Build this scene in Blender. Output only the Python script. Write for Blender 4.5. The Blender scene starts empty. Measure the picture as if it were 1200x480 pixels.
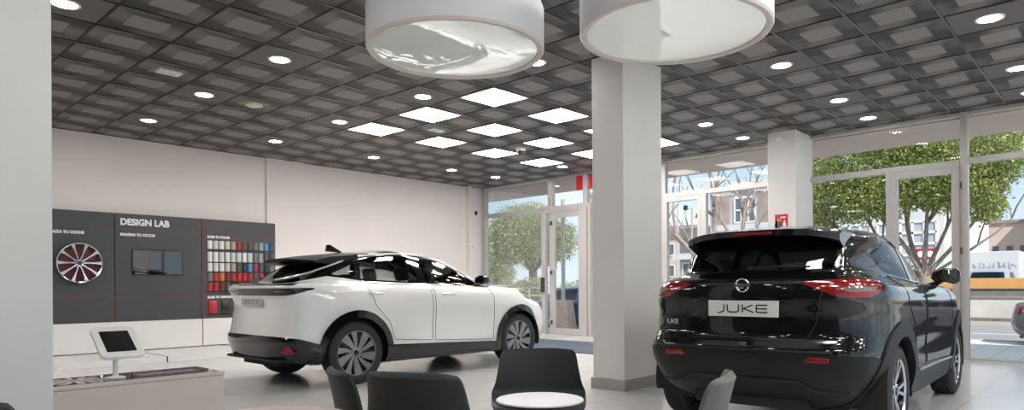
import bpy, bmesh, math, random
import numpy as np
from mathutils import Vector, Matrix
from mathutils.bvhtree import BVHTree
random.seed(7)
PI = math.pi
C = bpy.context.scene.collection
sc = bpy.context.scene

# ------------------------------------------------------------------ camera, world, sun, exposure
HC = 1.13                      # camera height
T = 0.66                       # ceiling tile pitch
CZ = HC + 3.774 * T            # ceiling height 3.62
LX = -12.52                    # left wall
WA = -0.0415                   # the window front is turned a little against the side wall
WO = Vector((-1.17, 11.484, 0))
XR, YB = 3.4, -7.0             # right glazed side, back wall

cam = bpy.data.cameras.new('camera')
cam.sensor_width = 36; cam.lens = 789.25 / 1200 * 36
cam.shift_x = -25 / 1200; cam.shift_y = 94.5 / 1200
cam.clip_start = 0.05; cam.clip_end = 500
co = bpy.data.objects.new('camera', cam); C.objects.link(co)
co.matrix_world = Matrix.Translation((0, 0, HC)) @ Matrix.Rotation(0.7321, 4, 'Z') @ Matrix.Rotation(PI / 2, 4, 'X') @ Matrix.Rotation(-0.006, 4, 'Z')
sc.camera = co
sc.view_settings.view_transform = 'Standard'; sc.view_settings.look = 'None'
sc.view_settings.exposure = 0.48; sc.view_settings.gamma = 1.0
sc.view_settings.use_curve_mapping = False

w = bpy.data.worlds.new('sky'); sc.world = w; w.use_nodes = True
nt = w.node_tree; nt.nodes.clear()
def nn(nt, t, **k):
    n = nt.nodes.new(t)
    for a, b in k.items(): setattr(n, a, b)
    return n
tc = nn(nt, 'ShaderNodeTexCoord'); sep = nn(nt, 'ShaderNodeSeparateXYZ'); ramp = nn(nt, 'ShaderNodeValToRGB')
nt.links.new(tc.outputs['Generated'], sep.inputs[0]); nt.links.new(sep.outputs['Z'], ramp.inputs[0])
r = ramp.color_ramp; r.elements[0].position = 0.0; r.elements[0].color = (0.60, 0.70, 0.78, 1)
r.elements[1].position = 0.45; r.elements[1].color = (0.30, 0.50, 0.74, 1)
e = r.elements.new(0.14); e.color = (0.43, 0.58, 0.72, 1)
noi = nn(nt, 'ShaderNodeTexNoise'); noi.inputs['Scale'].default_value = 3.0; noi.inputs['Detail'].default_value = 6
mp = nn(nt, 'ShaderNodeMapping'); mp.inputs['Scale'].default_value = (1, 1, 3)
nt.links.new(tc.outputs['Generated'], mp.inputs[0]); nt.links.new(mp.outputs[0], noi.inputs['Vector'])
cr = nn(nt, 'ShaderNodeValToRGB'); cr.color_ramp.elements[0].position = 0.5; cr.color_ramp.elements[1].position = 0.72
nt.links.new(noi.outputs['Fac'], cr.inputs[0])
mx = nn(nt, 'ShaderNodeMixRGB'); mx.inputs[2].default_value = (0.95, 0.96, 0.98, 1)
nt.links.new(cr.outputs[0], mx.inputs[0]); nt.links.new(ramp.outputs[0], mx.inputs[1])
bg = nn(nt, 'ShaderNodeBackground'); bg.inputs['Strength'].default_value = 1.05
out = nn(nt, 'ShaderNodeOutputWorld'); nt.links.new(mx.outputs[0], bg.inputs[0]); nt.links.new(bg.outputs[0], out.inputs[0])

sun = bpy.data.lights.new('sun', 'SUN'); sun.energy = 4.4; sun.angle = 0.01; sun.color = (1, 0.95, 0.88)
so = bpy.data.objects.new('sun', sun); C.objects.link(so)
so.rotation_euler = Vector((-0.82, 0.60, -1.0)).to_track_quat('-Z', 'Y').to_euler()

LED_PANEL = 20.0; LED_SPOT = 50.0     # brightness of the room's lamps and the added unseen panels

# ------------------------------------------------------------------ materials
MATS = {}
def mat(name, col=(.5, .5, .5), rough=.5, metal=0, spec=.5, coat=0, emit=None, es=0, bump=None, noise=None, sheen=0):
    if name in MATS: return MATS[name]
    m = bpy.data.materials.new(name); m.use_nodes = True
    b = m.node_tree.nodes['Principled BSDF']
    b.inputs['Base Color'].default_value = (*col, 1); b.inputs['Roughness'].default_value = rough
    b.inputs['Metallic'].default_value = metal; b.inputs['Specular IOR Level'].default_value = spec
    if coat: b.inputs['Coat Weight'].default_value = coat; b.inputs['Coat Roughness'].default_value = .02
    if sheen: b.inputs['Sheen Weight'].default_value = sheen
    if emit: b.inputs['Emission Color'].default_value = (*emit, 1); b.inputs['Emission Strength'].default_value = es
    t = m.node_tree
    if noise:      # (scale, amount) surface colour variation
        n = nn(t, 'ShaderNodeTexNoise'); n.inputs['Scale'].default_value = noise[0]; n.inputs['Detail'].default_value = 5
        tcn = nn(t, 'ShaderNodeTexCoord'); t.links.new(tcn.outputs['Object'], n.inputs['Vector'])
        rr = nn(t, 'ShaderNodeValToRGB')
        a = noise[1]
        rr.color_ramp.elements[0].position = .3; rr.color_ramp.elements[1].position = .7
        rr.color_ramp.elements[0].color = (*[c * (1 - a) for c in col], 1)
        rr.color_ramp.elements[1].color = (*[min(1, c * (1 + a)) for c in col], 1)
        t.links.new(n.outputs['Fac'], rr.inputs[0]); t.links.new(rr.outputs[0], b.inputs['Base Color'])
    if bump:
        n = nn(t, 'ShaderNodeTexNoise'); n.inputs['Scale'].default_value = bump[0]
        tcn = nn(t, 'ShaderNodeTexCoord'); t.links.new(tcn.outputs['Object'], n.inputs['Vector'])
        bp = nn(t, 'ShaderNodeBump'); bp.inputs['Strength'].default_value = bump[1]; bp.inputs['Distance'].default_value = .01
        t.links.new(n.outputs['Fac'], bp.inputs['Height']); t.links.new(bp.outputs[0], b.inputs['Normal'])
    MATS[name] = m; return m

def glass(name, tint=(1, 1, 1), refl=1.0, ior=1.45):
    if name in MATS: return MATS[name]
    m = bpy.data.materials.new(name); m.use_nodes = True; t = m.node_tree; t.nodes.clear()
    o = nn(t, 'ShaderNodeOutputMaterial'); tr = nn(t, 'ShaderNodeBsdfTransparent'); gl = nn(t, 'ShaderNodeBsdfGlossy')
    tr.inputs[0].default_value = (*tint, 1); gl.inputs['Roughness'].default_value = 0.0
    fr = nn(t, 'ShaderNodeFresnel'); fr.inputs[0].default_value = ior
    mu = nn(t, 'ShaderNodeMath', operation='MULTIPLY'); mu.inputs[1].default_value = refl
    mix = nn(t, 'ShaderNodeMixShader')
    t.links.new(fr.outputs[0], mu.inputs[0]); t.links.new(mu.outputs[0], mix.inputs[0])
    t.links.new(tr.outputs[0], mix.inputs[1]); t.links.new(gl.outputs[0], mix.inputs[2]); t.links.new(mix.outputs[0], o.inputs[0])
    MATS[name] = m; return m

M_wall = mat('wall_paint', (.77, .715, .68), .75, noise=(1.2, .03))
M_pillar = mat('pillar_paint', (.72, .705, .68), .7, noise=(1.5, .03))
M_skirt = mat('skirting_tile', (.36, .34, .31), .4, noise=(6, .08))
M_alu = mat('window_aluminium', (.52, .505, .49), .38, .35)
M_alud = mat('gasket', (.05, .05, .05), .6)
M_brown = mat('door_edge_brown', (.34, .25, .20), .5)
M_glass = glass('window_glass', (.985, .99, .985), .28)
M_white = mat('white_lacquer', (.78, .77, .75), .35)
M_whitem = mat('white_matt_plastic', (.80, .80, .79), .45)
M_char = mat('charcoal_panel', (.052, .054, .060), .5, noise=(40, .04))
M_red = mat('red_line', (.28, .03, .035), .5)
M_text = mat('white_lettering', (.86, .86, .86), .5)
M_blackp = mat('black_plastic', (.009, .009, .010), .45, spec=.3, bump=(300, .15))
M_blackg = mat('gloss_black', (.004, .004, .005), .15, spec=.1, coat=1)
M_dark = mat('dark_interior', (.012, .012, .013), .8)
M_tire = mat('tyre_rubber', (.022, .022, .023), .7)
M_rimd = mat('rim_black', (.02, .02, .022), .25)
M_rims = mat('rim_machined', (.55, .55, .57), .22, .9)
M_rimg = mat('rim_blade_grey', (.26, .26, .27), .3, .8)
M_chrome = mat('chrome', (.75, .75, .76), .12, 1)
M_redlens = mat('red_lens', (.20, .006, .008), .12, coat=1)
M_clearlens = mat('clear_lens', (.16, .13, .12), .12, coat=1)
M_carglass = glass('car_glass', (.62, .67, .65), 1.0, 1.5)
M_carglass_d = glass('car_glass_dark', (.10, .11, .11), 1.0, 1.5)
M_led = mat('led_panel_glow', (1, 1, 1), .5, emit=(1, .955, .92), es=LED_PANEL)
M_spot = mat('downlight_glow', (1, 1, 1), .5, emit=(1, .975, .94), es=LED_SPOT)

# floor: large pale glossy tiles with fine joints
def floor_mat(name, col, col2, pitch, rough, joint=.0025, off=(0.35, 0.2)):
    m = bpy.data.materials.new(name); m.use_nodes = True; t = m.node_tree; b = t.nodes['Principled BSDF']
    g = nn(t, 'ShaderNodeNewGeometry'); s = nn(t, 'ShaderNodeSeparateXYZ'); t.links.new(g.outputs['Position'], s.inputs[0])
    outs = []
    for k, ax in enumerate('XY'):
        a = nn(t, 'ShaderNodeMath', operation='MULTIPLY_ADD'); a.inputs[1].default_value = 1 / pitch; a.inputs[2].default_value = 100 + off[k]
        t.links.new(s.outputs[ax], a.inputs[0])
        f = nn(t, 'ShaderNodeMath', operation='FRACT'); t.links.new(a.outputs[0], f.inputs[0])
        p = nn(t, 'ShaderNodeMath', operation='PINGPONG'); p.inputs[1].default_value = .5; t.links.new(f.outputs[0], p.inputs[0])
        l = nn(t, 'ShaderNodeMath', operation='LESS_THAN'); l.inputs[1].default_value = joint / pitch; t.links.new(p.outputs[0], l.inputs[0])
        outs.append((l, a))
    mxx = nn(t, 'ShaderNodeMath', operation='MAXIMUM'); t.links.new(outs[0][0].outputs[0], mxx.inputs[0]); t.links.new(outs[1][0].outputs[0], mxx.inputs[1])
    fl = []
    cmb = nn(t, 'ShaderNodeCombineXYZ')
    for k in range(2):
        f = nn(t, 'ShaderNodeMath', operation='FLOOR'); t.links.new(outs[k][1].outputs[0], f.inputs[0]); t.links.new(f.outputs[0], cmb.inputs[k])
    wn = nn(t, 'ShaderNodeTexWhiteNoise'); t.links.new(cmb.outputs[0], wn.inputs['Vector'])
    n = nn(t, 'ShaderNodeTexNoise'); n.inputs['Scale'].default_value = 2.5; n.inputs['Detail'].default_value = 8
    t.links.new(g.outputs['Position'], n.inputs['Vector'])
    ad = nn(t, 'ShaderNodeMath', operation='MULTIPLY_ADD'); ad.inputs[1].default_value = .35; t.links.new(wn.outputs[0], ad.inputs[0]); t.links.new(n.outputs['Fac'], ad.inputs[2])
    r1 = nn(t, 'ShaderNodeMixRGB'); r1.inputs[1].default_value = (*col, 1); r1.inputs[2].default_value = (*col2, 1); t.links.new(ad.outputs[0], r1.inputs[0])
    r2 = nn(t, 'ShaderNodeMixRGB'); r2.inputs[2].default_value = (*[c * .55 for c in col], 1)
    t.links.new(mxx.outputs[0], r2.inputs[0]); t.links.new(r1.outputs[0], r2.inputs[1]); t.links.new(r2.outputs[0], b.inputs['Base Color'])
    b.inputs['Roughness'].default_value = rough
    return m
M_floor = floor_mat('floor_tiles', (.50, .495, .48), (.60, .59, .575), .9, .16)
M_paving = floor_mat('pavement_slabs', (.62, .58, .54), (.72, .68, .63), .4, .8, .006)

# ceiling: moulded tiles; lighter square centre, shade of two sides painted into the colour
def ceiling_mat():
    m = bpy.data.materials.new('ceiling_tiles'); m.use_nodes = True; t = m.node_tree; b = t.nodes['Principled BSDF']
    g = nn(t, 'ShaderNodeNewGeometry'); s = nn(t, 'ShaderNodeSeparateXYZ'); t.links.new(g.outputs['Position'], s.inputs[0])
    def frac(ax, off):
        a = nn(t, 'ShaderNodeMath', operation='MULTIPLY_ADD'); a.inputs[1].default_value = 1 / T; a.inputs[2].default_value = off
        t.links.new(s.outputs[ax], a.inputs[0]); f = nn(t, 'ShaderNodeMath', operation='FRACT'); t.links.new(a.outputs[0], f.inputs[0])
        c = nn(t, 'ShaderNodeMath', operation='SUBTRACT'); c.inputs[1].default_value = .5; t.links.new(f.outputs[0], c.inputs[0]); return c.outputs[0]
    def M(op, a, bb=None, cl=False):
        n = nn(t, 'ShaderNodeMath', operation=op); n.use_clamp = cl
        for i, v in enumerate((a, bb)):
            if v is None: continue
            if isinstance(v, (int, float)): n.inputs[i].default_value = v
            else: t.links.new(v, n.inputs[i])
        return n.outputs[0]
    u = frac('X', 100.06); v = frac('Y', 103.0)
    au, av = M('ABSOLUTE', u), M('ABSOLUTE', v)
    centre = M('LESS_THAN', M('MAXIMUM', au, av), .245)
    side = M('MULTIPLY', M('SUBTRACT', M('MULTIPLY', au, 1.15), M('MULTIPLY', av, .75)), 6.0, True)   # shade of the ribbed sides, painted into the colour
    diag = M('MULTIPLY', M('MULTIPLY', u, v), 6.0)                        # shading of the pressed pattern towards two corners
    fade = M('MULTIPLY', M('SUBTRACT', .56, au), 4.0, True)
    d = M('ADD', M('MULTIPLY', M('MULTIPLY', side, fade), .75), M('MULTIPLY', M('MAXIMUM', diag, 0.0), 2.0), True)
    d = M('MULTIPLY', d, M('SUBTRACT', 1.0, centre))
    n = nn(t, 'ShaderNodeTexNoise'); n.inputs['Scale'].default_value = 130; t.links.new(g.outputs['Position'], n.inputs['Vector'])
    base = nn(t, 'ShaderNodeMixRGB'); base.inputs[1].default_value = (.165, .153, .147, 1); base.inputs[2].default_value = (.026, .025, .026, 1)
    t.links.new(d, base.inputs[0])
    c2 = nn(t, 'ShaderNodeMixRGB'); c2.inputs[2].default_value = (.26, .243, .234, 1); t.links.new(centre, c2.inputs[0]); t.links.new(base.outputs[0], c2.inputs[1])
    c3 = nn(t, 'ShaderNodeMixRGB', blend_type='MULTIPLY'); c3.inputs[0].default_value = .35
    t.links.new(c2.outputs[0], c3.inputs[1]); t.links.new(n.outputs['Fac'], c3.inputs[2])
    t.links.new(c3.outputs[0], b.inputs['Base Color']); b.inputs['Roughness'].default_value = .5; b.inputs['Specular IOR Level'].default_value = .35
    bp = nn(t, 'ShaderNodeBump'); bp.inputs['Strength'].default_value = .25; bp.inputs['Distance'].default_value = .01
    t.links.new(M('ADD', M('MULTIPLY', centre, 1.0), M('MULTIPLY', d, -.6)), bp.inputs['Height']); t.links.new(bp.outputs[0], b.inputs['Normal'])
    return m
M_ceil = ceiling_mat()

# ------------------------------------------------------------------ mesh helpers
class MB:
    def __init__(s): s.v = []; s.f = []
    def add(s, vs, fs, mtx=None):
        k = len(s.v)
        s.v += [tuple(mtx @ Vector(v)) if mtx else tuple(v) for v in vs]
        s.f += [tuple(i + k for i in f) for f in fs]; return s
    def box(s, a, b, mtx=None, bev=0):
        x0, y0, z0 = [min(p, q) for p, q in zip(a, b)]; x1, y1, z1 = [max(p, q) for p, q in zip(a, b)]
        if bev:
            bm = bmesh.new(); bmesh.ops.create_cube(bm, size=1)
            for v in bm.verts: v.co = Vector(((x0 + x1) / 2 + v.co.x * (x1 - x0), (y0 + y1) / 2 + v.co.y * (y1 - y0), (z0 + z1) / 2 + v.co.z * (z1 - z0)))
            bmesh.ops.bevel(bm, geom=bm.edges[:], offset=bev, segments=3, profile=.5, affect='EDGES')
            bm.verts.index_update()
            s.add([v.co[:] for v in bm.verts], [[v.index for v in f.verts] for f in bm.faces], mtx); bm.free(); return s
        vs = [(x0, y0, z0), (x1, y0, z0), (x1, y1, z0), (x0, y1, z0), (x0, y0, z1), (x1, y0, z1), (x1, y1, z1), (x0, y1, z1)]
        return s.add(vs, [(0, 3, 2, 1), (4, 5, 6, 7), (0, 1, 5, 4), (1, 2, 6, 5), (2, 3, 7, 6), (3, 0, 4, 7)], mtx)
    def lathe(s, prof, n=32, mtx=None, cap=True):      # prof (r,z) about z
        vs = []; fs = []
        for (r, z) in prof:
            for k in range(n): a = 2 * PI * k / n; vs.append((r * math.cos(a), r * math.sin(a), z))
        for i in range(len(prof) - 1):
            for k in range(n): k2 = (k + 1) % n; fs.append((i * n + k, i * n + k2, (i + 1) * n + k2, (i + 1) * n + k))
        if cap:
            if prof[0][0] > 1e-6: fs.append(tuple(range(n - 1, -1, -1)))
            if prof[-1][0] > 1e-6: fs.append(tuple((len(prof) - 1) * n + k for k in range(n)))
        return s.add(vs, fs, mtx)
    def cyl(s, c, r, h, n=24, mtx=None):
        m = Matrix.Translation(c); m = mtx @ m if mtx else m
        return s.lathe([(r, 0), (r, h)], n, m)
    def tube(s, pts, r, n=8, closed=False, mtx=None):
        pts = [Vector(p) for p in pts]; m = len(pts); vs = []; fs = []
        rs = r if isinstance(r, (list, tuple)) else [r] * m
        ref = None
        for i, p in enumerate(pts):
            a = pts[i - 1] if (i > 0 or closed) else pts[i]; b = pts[(i + 1) % m] if (i < m - 1 or closed) else pts[i]
            d = (b - a).normalized() if (b - a).length > 1e-9 else Vector((0, 0, 1))
            if ref is None:
                ref = Vector((0, 0, 1)) if abs(d.z) < .9 else Vector((1, 0, 0))
            x = d.cross(ref); x = x.normalized() if x.length > 1e-6 else Vector((1, 0, 0)); y = d.cross(x).normalized(); ref = -y if False else x.cross(d).normalized()
            for k in range(n): t = 2 * PI * k / n; vs.append(p + (x * math.cos(t) + y * math.sin(t)) * rs[i])
        q = m if closed else m - 1
        for i in range(q):
            j = (i + 1) % m
            for k in range(n): k2 = (k + 1) % n; fs.append((i * n + k, j * n + k, j * n + k2, i * n + k2))
        if not closed: fs.append(tuple(range(n))); fs.append(tuple((m - 1) * n + k for k in range(n - 1, -1, -1)))
        return s.add([v[:] for v in vs], fs, mtx)
    def prism(s, poly, z0, z1, mtx=None):     # poly in xy, extruded in z
        n = len(poly); vs = [(x, y, z0) for x, y in poly] + [(x, y, z1) for x, y in poly]
        fs = [tuple(range(n - 1, -1, -1)), tuple(range(n, 2 * n))] + [(i, (i + 1) % n, n + (i + 1) % n, n + i) for i in range(n)]
        return s.add(vs, fs, mtx)
    def build(s, name, m, parent=None, smooth=False, **props):
        me = bpy.data.meshes.new(name); me.from_pydata(s.v, [], s.f); me.update()
        bm = bmesh.new(); bm.from_mesh(me); bmesh.ops.recalc_face_normals(bm, faces=bm.faces[:]); bm.to_mesh(me); bm.free()
        if m: me.materials.append(m)
        if smooth:
            me.polygons.foreach_set('use_smooth', [True] * len(me.polygons))
            try: me.set_sharp_from_angle(angle=math.radians(smooth if smooth > 1 else 40))
            except Exception: pass
        o = bpy.data.objects.new(name, me); C.objects.link(o)
        if parent: o.parent = parent
        for k, v in props.items(): o[k] = v
        return o
def tag(o, label, cat, group=None):
    o['label'] = label; o['category'] = cat
    if group: o['group'] = group
    return o
def thing(name, label, cat, loc=(0, 0, 0), rz=0, group=None):
    o = bpy.data.objects.new(name, None); C.objects.link(o); o.location = loc; o.rotation_euler = (0, 0, rz)
    o.empty_display_size = .1
    return tag(o, label, cat, group)
def struct(name, mb, m, parent=None, smooth=False):
    o = mb.build(name, m, parent, smooth)
    if not parent: o['kind'] = 'structure'
    return o
def dup(root):
    r_ = root.copy(); C.objects.link(r_)
    for ch in list(root.children):
        c = ch.copy(); C.objects.link(c); c.parent = r_
        for g in ch.children:
            d = g.copy(); C.objects.link(d); d.parent = c
    return r_
def text_mesh(txt, size, bold=0, depth=.002, stretch=1.0, space=1.0, align='LEFT'):
    cu = bpy.data.curves.new('lettering', 'FONT'); cu.body = txt; cu.size = size; cu.extrude = depth; cu.offset = bold
    cu.space_character = space; cu.align_x = align; cu.resolution_u = 3
    o = bpy.data.objects.new('lettering', cu); C.objects.link(o)
    dg = bpy.context.evaluated_depsgraph_get(); me = bpy.data.meshes.new_from_object(o.evaluated_get(dg))
    vs = [(v.co.x * stretch, v.co.y, v.co.z) for v in me.vertices]; fs = [tuple(p.vertices) for p in me.polygons]
    bpy.data.objects.remove(o); bpy.data.curves.remove(cu)
    mb = MB(); mb.v = vs; mb.f = fs; return mb
def xf(mb, m): mb.v = [tuple(m @ Vector(v)) for v in mb.v]; return mb
ORD = ['first', 'second', 'third', 'fourth', 'fifth', 'sixth', 'seventh', 'eighth', 'ninth', 'tenth', 'eleventh', 'twelfth']

# ------------------------------------------------------------------ room shell
struct('floor', MB().box((LX - .15, YB, -.12), (XR + .1, 12.1, 0)), M_floor)
def wall_y(x): return WO.y + math.tan(WA) * (x - WO.x)       # y of the window front at x
cm = MB(); TH = .12
vs = [(LX, YB, CZ), (XR, YB, CZ), (XR, wall_y(XR), CZ), (LX, wall_y(LX), CZ)]
cm.add(vs + [(x, y, CZ + .2) for x, y, z in vs], [(0, 1, 2, 3), (7, 6, 5, 4), (0, 4, 5, 1), (1, 5, 6, 2), (2, 6, 7, 3), (3, 7, 4, 0)])
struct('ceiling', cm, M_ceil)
M_bar = mat('ceiling_bar_metal', (.006, .006, .007), .5, spec=.3)
M_barl = mat('ceiling_bar_bright', (.010, .010, .010), .2, spec=.6)
b1 = MB(); b2 = MB()
for j in range(-9, 25):
    x = (j - 10.06) * T
    if LX < x < XR: b1.box((x - .010, YB, CZ - .006), (x + .010, wall_y(x) - .01, CZ + .002))
for i in range(-8, 15):
    y = (i + 3.0) * T
    if YB < y < 11.3: b2.box((LX, y - .011, CZ - .005), (XR, y + .011, CZ + .002))
struct('trim_1', b1, M_barl); struct('trim_2', b2, M_bar)
struct('wall_left', MB().box((LX - .15, YB, 0), (LX, 12.1, CZ + .2)), M_wall)
struct('wall_back', MB().box((LX - .15, YB - .15, 0), (XR + .1, YB, CZ + .2)), mat('rear_wall_charcoal', (.16, .16, .165), .6))
struct('trim_3', MB().box((LX, 6.22, 0), (LX + .05, 7.0, CZ)).box((LX, 7.0, 0), (LX + .02, 7.03, CZ)), M_wall)
struct('trim_4', MB().box((LX, 11.42, 0), (LX + .13, 11.52, CZ)), M_wall)
# pillars
struct('wall_pillar_left', MB().box((-4.52, .3, 0), (-4.07, .905, CZ)), M_pillar)
struct('wall_pillar_center', MB().box((-4.48, 5.97, 0), (-4.07, 6.74, CZ)), M_pillar)
struct('wall_pillar_right', MB().box((-4.56, 10.9, 0), (-4.1, 11.66, CZ)), M_pillar)
sk = MB()
for (x0, y0, x1, y1) in ((-4.48, 5.97, -4.07, 6.74),):
    sk.box((x0 - .02, y0 - .02, 0), (x1 + .02, y1 + .02, .12))
struct('baseboard_center', sk, M_skirt)
struct('baseboard_right', MB().box((-4.58, 10.88, 0), (-4.08, 11.68, .12)), M_skirt)
struct('baseboard_left', MB().box((LX, 6.5, 0), (LX + .06, 11.9, .10)), M_skirt)

# ------------------------------------------------------------------ window front (local x along the wall, local y outwards)
WM = Matrix.Translation(WO) @ Matrix.Rotation(WA, 4, 'Z')
def frame(bars, name, y0=-.05, y1=.05, m=M_alu):
    mb = MB()
    for (xa, xb, za, zb) in bars: mb.box((xa, y0, za), (xb, y1, zb), WM, bev=.006)
    return struct(name, mb, m)
def pane(parent, xa, xb, za, zb):
    o = MB().box((xa, -.006, za), (xb, .006, zb), WM).build('pane', M_glass, parent); return o
ZT = 2.90       # transom
# left bay
f1 = frame([(-11.27, -11.14, 0, CZ), (-11.14, -9.14, 2.84, 2.94), (-11.14, -9.14, 0, .10), (-8.99, -8.84, 2.95, CZ), (-11.14, -7.7, CZ - .06, CZ), (-9.2, -7.6, 2.86, 2.95)], 'window_1')
pane(f1, -11.14, -9.14, .1, 2.85); pane(f1, -11.14, -8.96, 2.93, CZ - .05); pane(f1, -8.86, -7.93, 2.94, CZ - .05)
f2 = frame([(-7.93, -7.80, 2.95, CZ), (-7.83, -7.73, 0, 2.88), (-5.94, -5.86, 0, CZ), (-7.73, -5.94, 2.84, 2.94), (-7.8, -5.9, CZ - .06, CZ), (-7.73, -5.94, 0, .08)], 'window_2')
pane(f2, -7.73, -5.94, .08, 2.85); pane(f2, -7.80, -5.94, 2.93, CZ - .05)
# double glass door in the left bay: fixed jambs and a leaf
d1 = frame([(-9.20, -9.08, 0, 2.86), (-7.95, -7.83, 0, 2.86), (-9.08, -7.95, 2.80, 2.86)], 'door_1')
lf = MB()
for (xa, xb, za, zb) in ((-8.96, -8.80, .02, 2.8), (-8.08, -7.96, .02, 2.8), (-8.80, -8.08, 2.68, 2.8), (-8.80, -8.08, .02, .16)): lf.box((xa, -.035, za), (xb, .03, zb), WM, bev=.006)
lf = lf.build('door_leaf', M_alu, d1)
MB().box((-8.80, -.006, .16), (-8.08, .006, 2.68), WM).build('pane', M_glass, lf)
MB().box((-9.08, -.006, .02), (-8.96, .006, 2.8), WM).build('pane', M_glass, d1)
MB().box((-9.17, -.12, .98), (-9.09, -.05, 1.32), WM, bev=.012).build('handle', M_alud, d1)
h = MB()
for z in (.28, 1.42, 2.55): h.cyl((-8.88, -.06, z - .035), .025, .09, 12, WM)
h.build('hinge', M_alud, d1)
MB().box((-7.83, -.06, 0), (-7.79, -.03, 2.86), WM).build('edge_strip', M_brown, d1)
# middle bay
f3 = frame([(-5.86, -5.80, 0, CZ), (-5.80, -3.2, 2.85, 2.94), (-5.80, -3.2, CZ - .06, CZ), (-4.92, -3.2, 0, .1), (-5.0, -4.90, 0, 2.86)], 'window_3')
pane(f3, -5.80, -3.45, 2.93, CZ - .05); pane(f3, -4.90, -3.45, .1, 2.86)
d2 = frame([(-5.80, -5.77, 0, 2.85), (-5.09, -5.0, 0, 2.85), (-5.77, -5.09, 2.76, 2.85), (-5.77, -5.09, 0, .12)], 'door_2')
MB().box((-5.77, -.006, .12), (-5.09, .006, 2.77), WM).build('pane', M_glass, d2)
MB().box((-5.08, -.10, 1.0), (-5.03, -.05, 1.25), WM, bev=.01).build('handle', M_alu, d2)
# right bay with its door
f4 = frame([(-3.08, -2.99, 0, CZ), (-2.99, -.77, 2.84, 2.93), (-2.99, -.77, CZ - .06, CZ), (-2.99, -1.76, 0, .10), (-1.76, -1.68, 0, 2.85)], 'window_4')
pane(f4, -2.99, -.77, 2.92, CZ - .05); pane(f4, -2.99, -1.76, .1, 2.85)
d3 = frame([(-1.68, -1.60, 0, 2.84), (-.87, -.76, 0, 2.84), (-1.60, -.87, 2.74, 2.84), (-1.60, -.87, 0, .12)], 'door_3')
MB().box((-1.60, -.006, .12), (-.87, .006, 2.75), WM).build('pane', M_glass, d3)
h = MB()
for z in (.3, 1.55, 2.5): h.cyl((-.745, -.07, z), .014, .1, 10, WM)
h.build('hinge', M_alud, d3)
MB().box((-.765, -.075, 0), (-.75, -.05, 2.84), WM).build('edge_strip', M_brown, d3)
f5 = frame([(-.76, -.66, 0, CZ), (-.66, 2.4, 2.86, 2.95), (-.66, 2.4, CZ - .06, CZ), (-.66, 2.4, 0, .05), (2.4, 2.5, 0, CZ)], 'window_5')
pane(f5, -.66, 2.4, .05, 2.87); pane(f5, -.66, 2.4, 2.94, CZ - .05)
f6 = frame([(2.5, 4.6, 2.86, 2.95), (2.5, 4.6, CZ - .06, CZ), (2.5, 4.6, 0, .05)], 'window_6')
pane(f6, 2.5, 4.6, .05, 2.87); pane(f6, 2.5, 4.6, 2.94, CZ - .05)
# lintel above the window front and the overhang outside
struct('wall_front', MB().box((-11.5, -.06, CZ), (4.8, .3, CZ + .9), WM), M_wall)
struct('ceiling_overhang', MB().box((-13.5, .06, CZ - .08), (5.0, 1.62, CZ + .25), WM), mat('overhang_render', (.56, .47, .41), .8))
# glazed right side of the showroom
g = MB(); y = YB
bars = [(y_, y_ + .09) for y_ in (-7, -4.6, -2.2, .2, 2.6, 5.0, 7.4, 9.8)]
for a, b_ in bars: g.box((XR - .05, a, 0), (XR + .05, b_, CZ))
for za, zb in ((0, .08), (2.86, 2.95), (CZ - .1, CZ + .2)): g.box((XR - .05, YB, za), (XR + .05, 11.2, zb))
g = struct('window_7', g, M_alu)
MB().box((XR - .006, YB, .08), (XR + .006, 11.2, CZ - .1)).build('pane', M_glass, g)
struct('trim_5', MB().box((-11.1, -.16, 0), (4.5, -.05, .012), WM), mat('threshold_strip', (.55, .53, .5), .4))

# ------------------------------------------------------------------ ceiling fittings
spots = {-10: [-10, -7, -4, -1, 2, 5, 8, 11]}
DL = [(-1, -1), (2, -1), (5, -1), (2, -4), (5, -4), (13, -4), (2, -7), (5, -7), (8, -7), (11, -7), (13, -7), (5, 2), (11, 2), (13, 2),
      (8, 5), (11, 5), (13, 5), (8, 8), (11, 8), (13, 8),
      (-4, -1), (-1, -4), (-4, -4), (-1, 2), (2, 5), (2, 8), (-1, 5), (-1, 8), (-4, 2), (-4, 5), (-4, 8), (-7, 2), (-7, 5), (-7, 8), (5, 11), (8, 11), (11, 11), (2, 11), (-1, 11), (5, 8), (-4, 11), (11, 14), (8, 14), (5, 14), (2, 14), (-1, 14)]
lines = sorted(set(j for i, j in DL))
def tile_xy(i, j): return (j + .5 - 10.06) * T, (i + .5 + 3.0) * T
M_plain = mat('plain_ceiling_tile', (.11, .10, .097), .55, noise=(30, .06))
first = None
for (i, j) in DL:
    x, y = tile_xy(i, j)
    row = sorted([a for a, b_ in DL if b_ == j], reverse=True).index(i)
    lab = 'round downlight, %s from the window front in the %s line from the left wall' % (ORD[row], ORD[lines.index(j)])
    if first is None:
        first = thing('ceiling_downlight', lab, 'ceiling light', (x, y, CZ), group='round downlights in the ceiling tiles')
        MB().box((-.31, -.31, -.004), (.31, .31, .001)).build('tile', M_plain, first)
        MB().lathe([(.122, -.004), (.122, -.010), (.098, -.012), (.094, -.006)], 32).build('trim_ring', M_white, first, smooth=True)
        MB().lathe([(.095, -.005), (.095, -.009), (.04, -.011), (.0, -.011)], 32).build('lens', M_spot, first)
    else:
        o = dup(first); o.location = (x, y, CZ); o['label'] = lab
PN = [(6, 0), (6, -2), (6, -4), (8, 0), (8, -2), (8, -4), (10, 0), (10, -2), (10, -4), (12, -4), (12, -2), (12, 0)]
first = None; rows = [6, 8, 10, 12]
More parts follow.
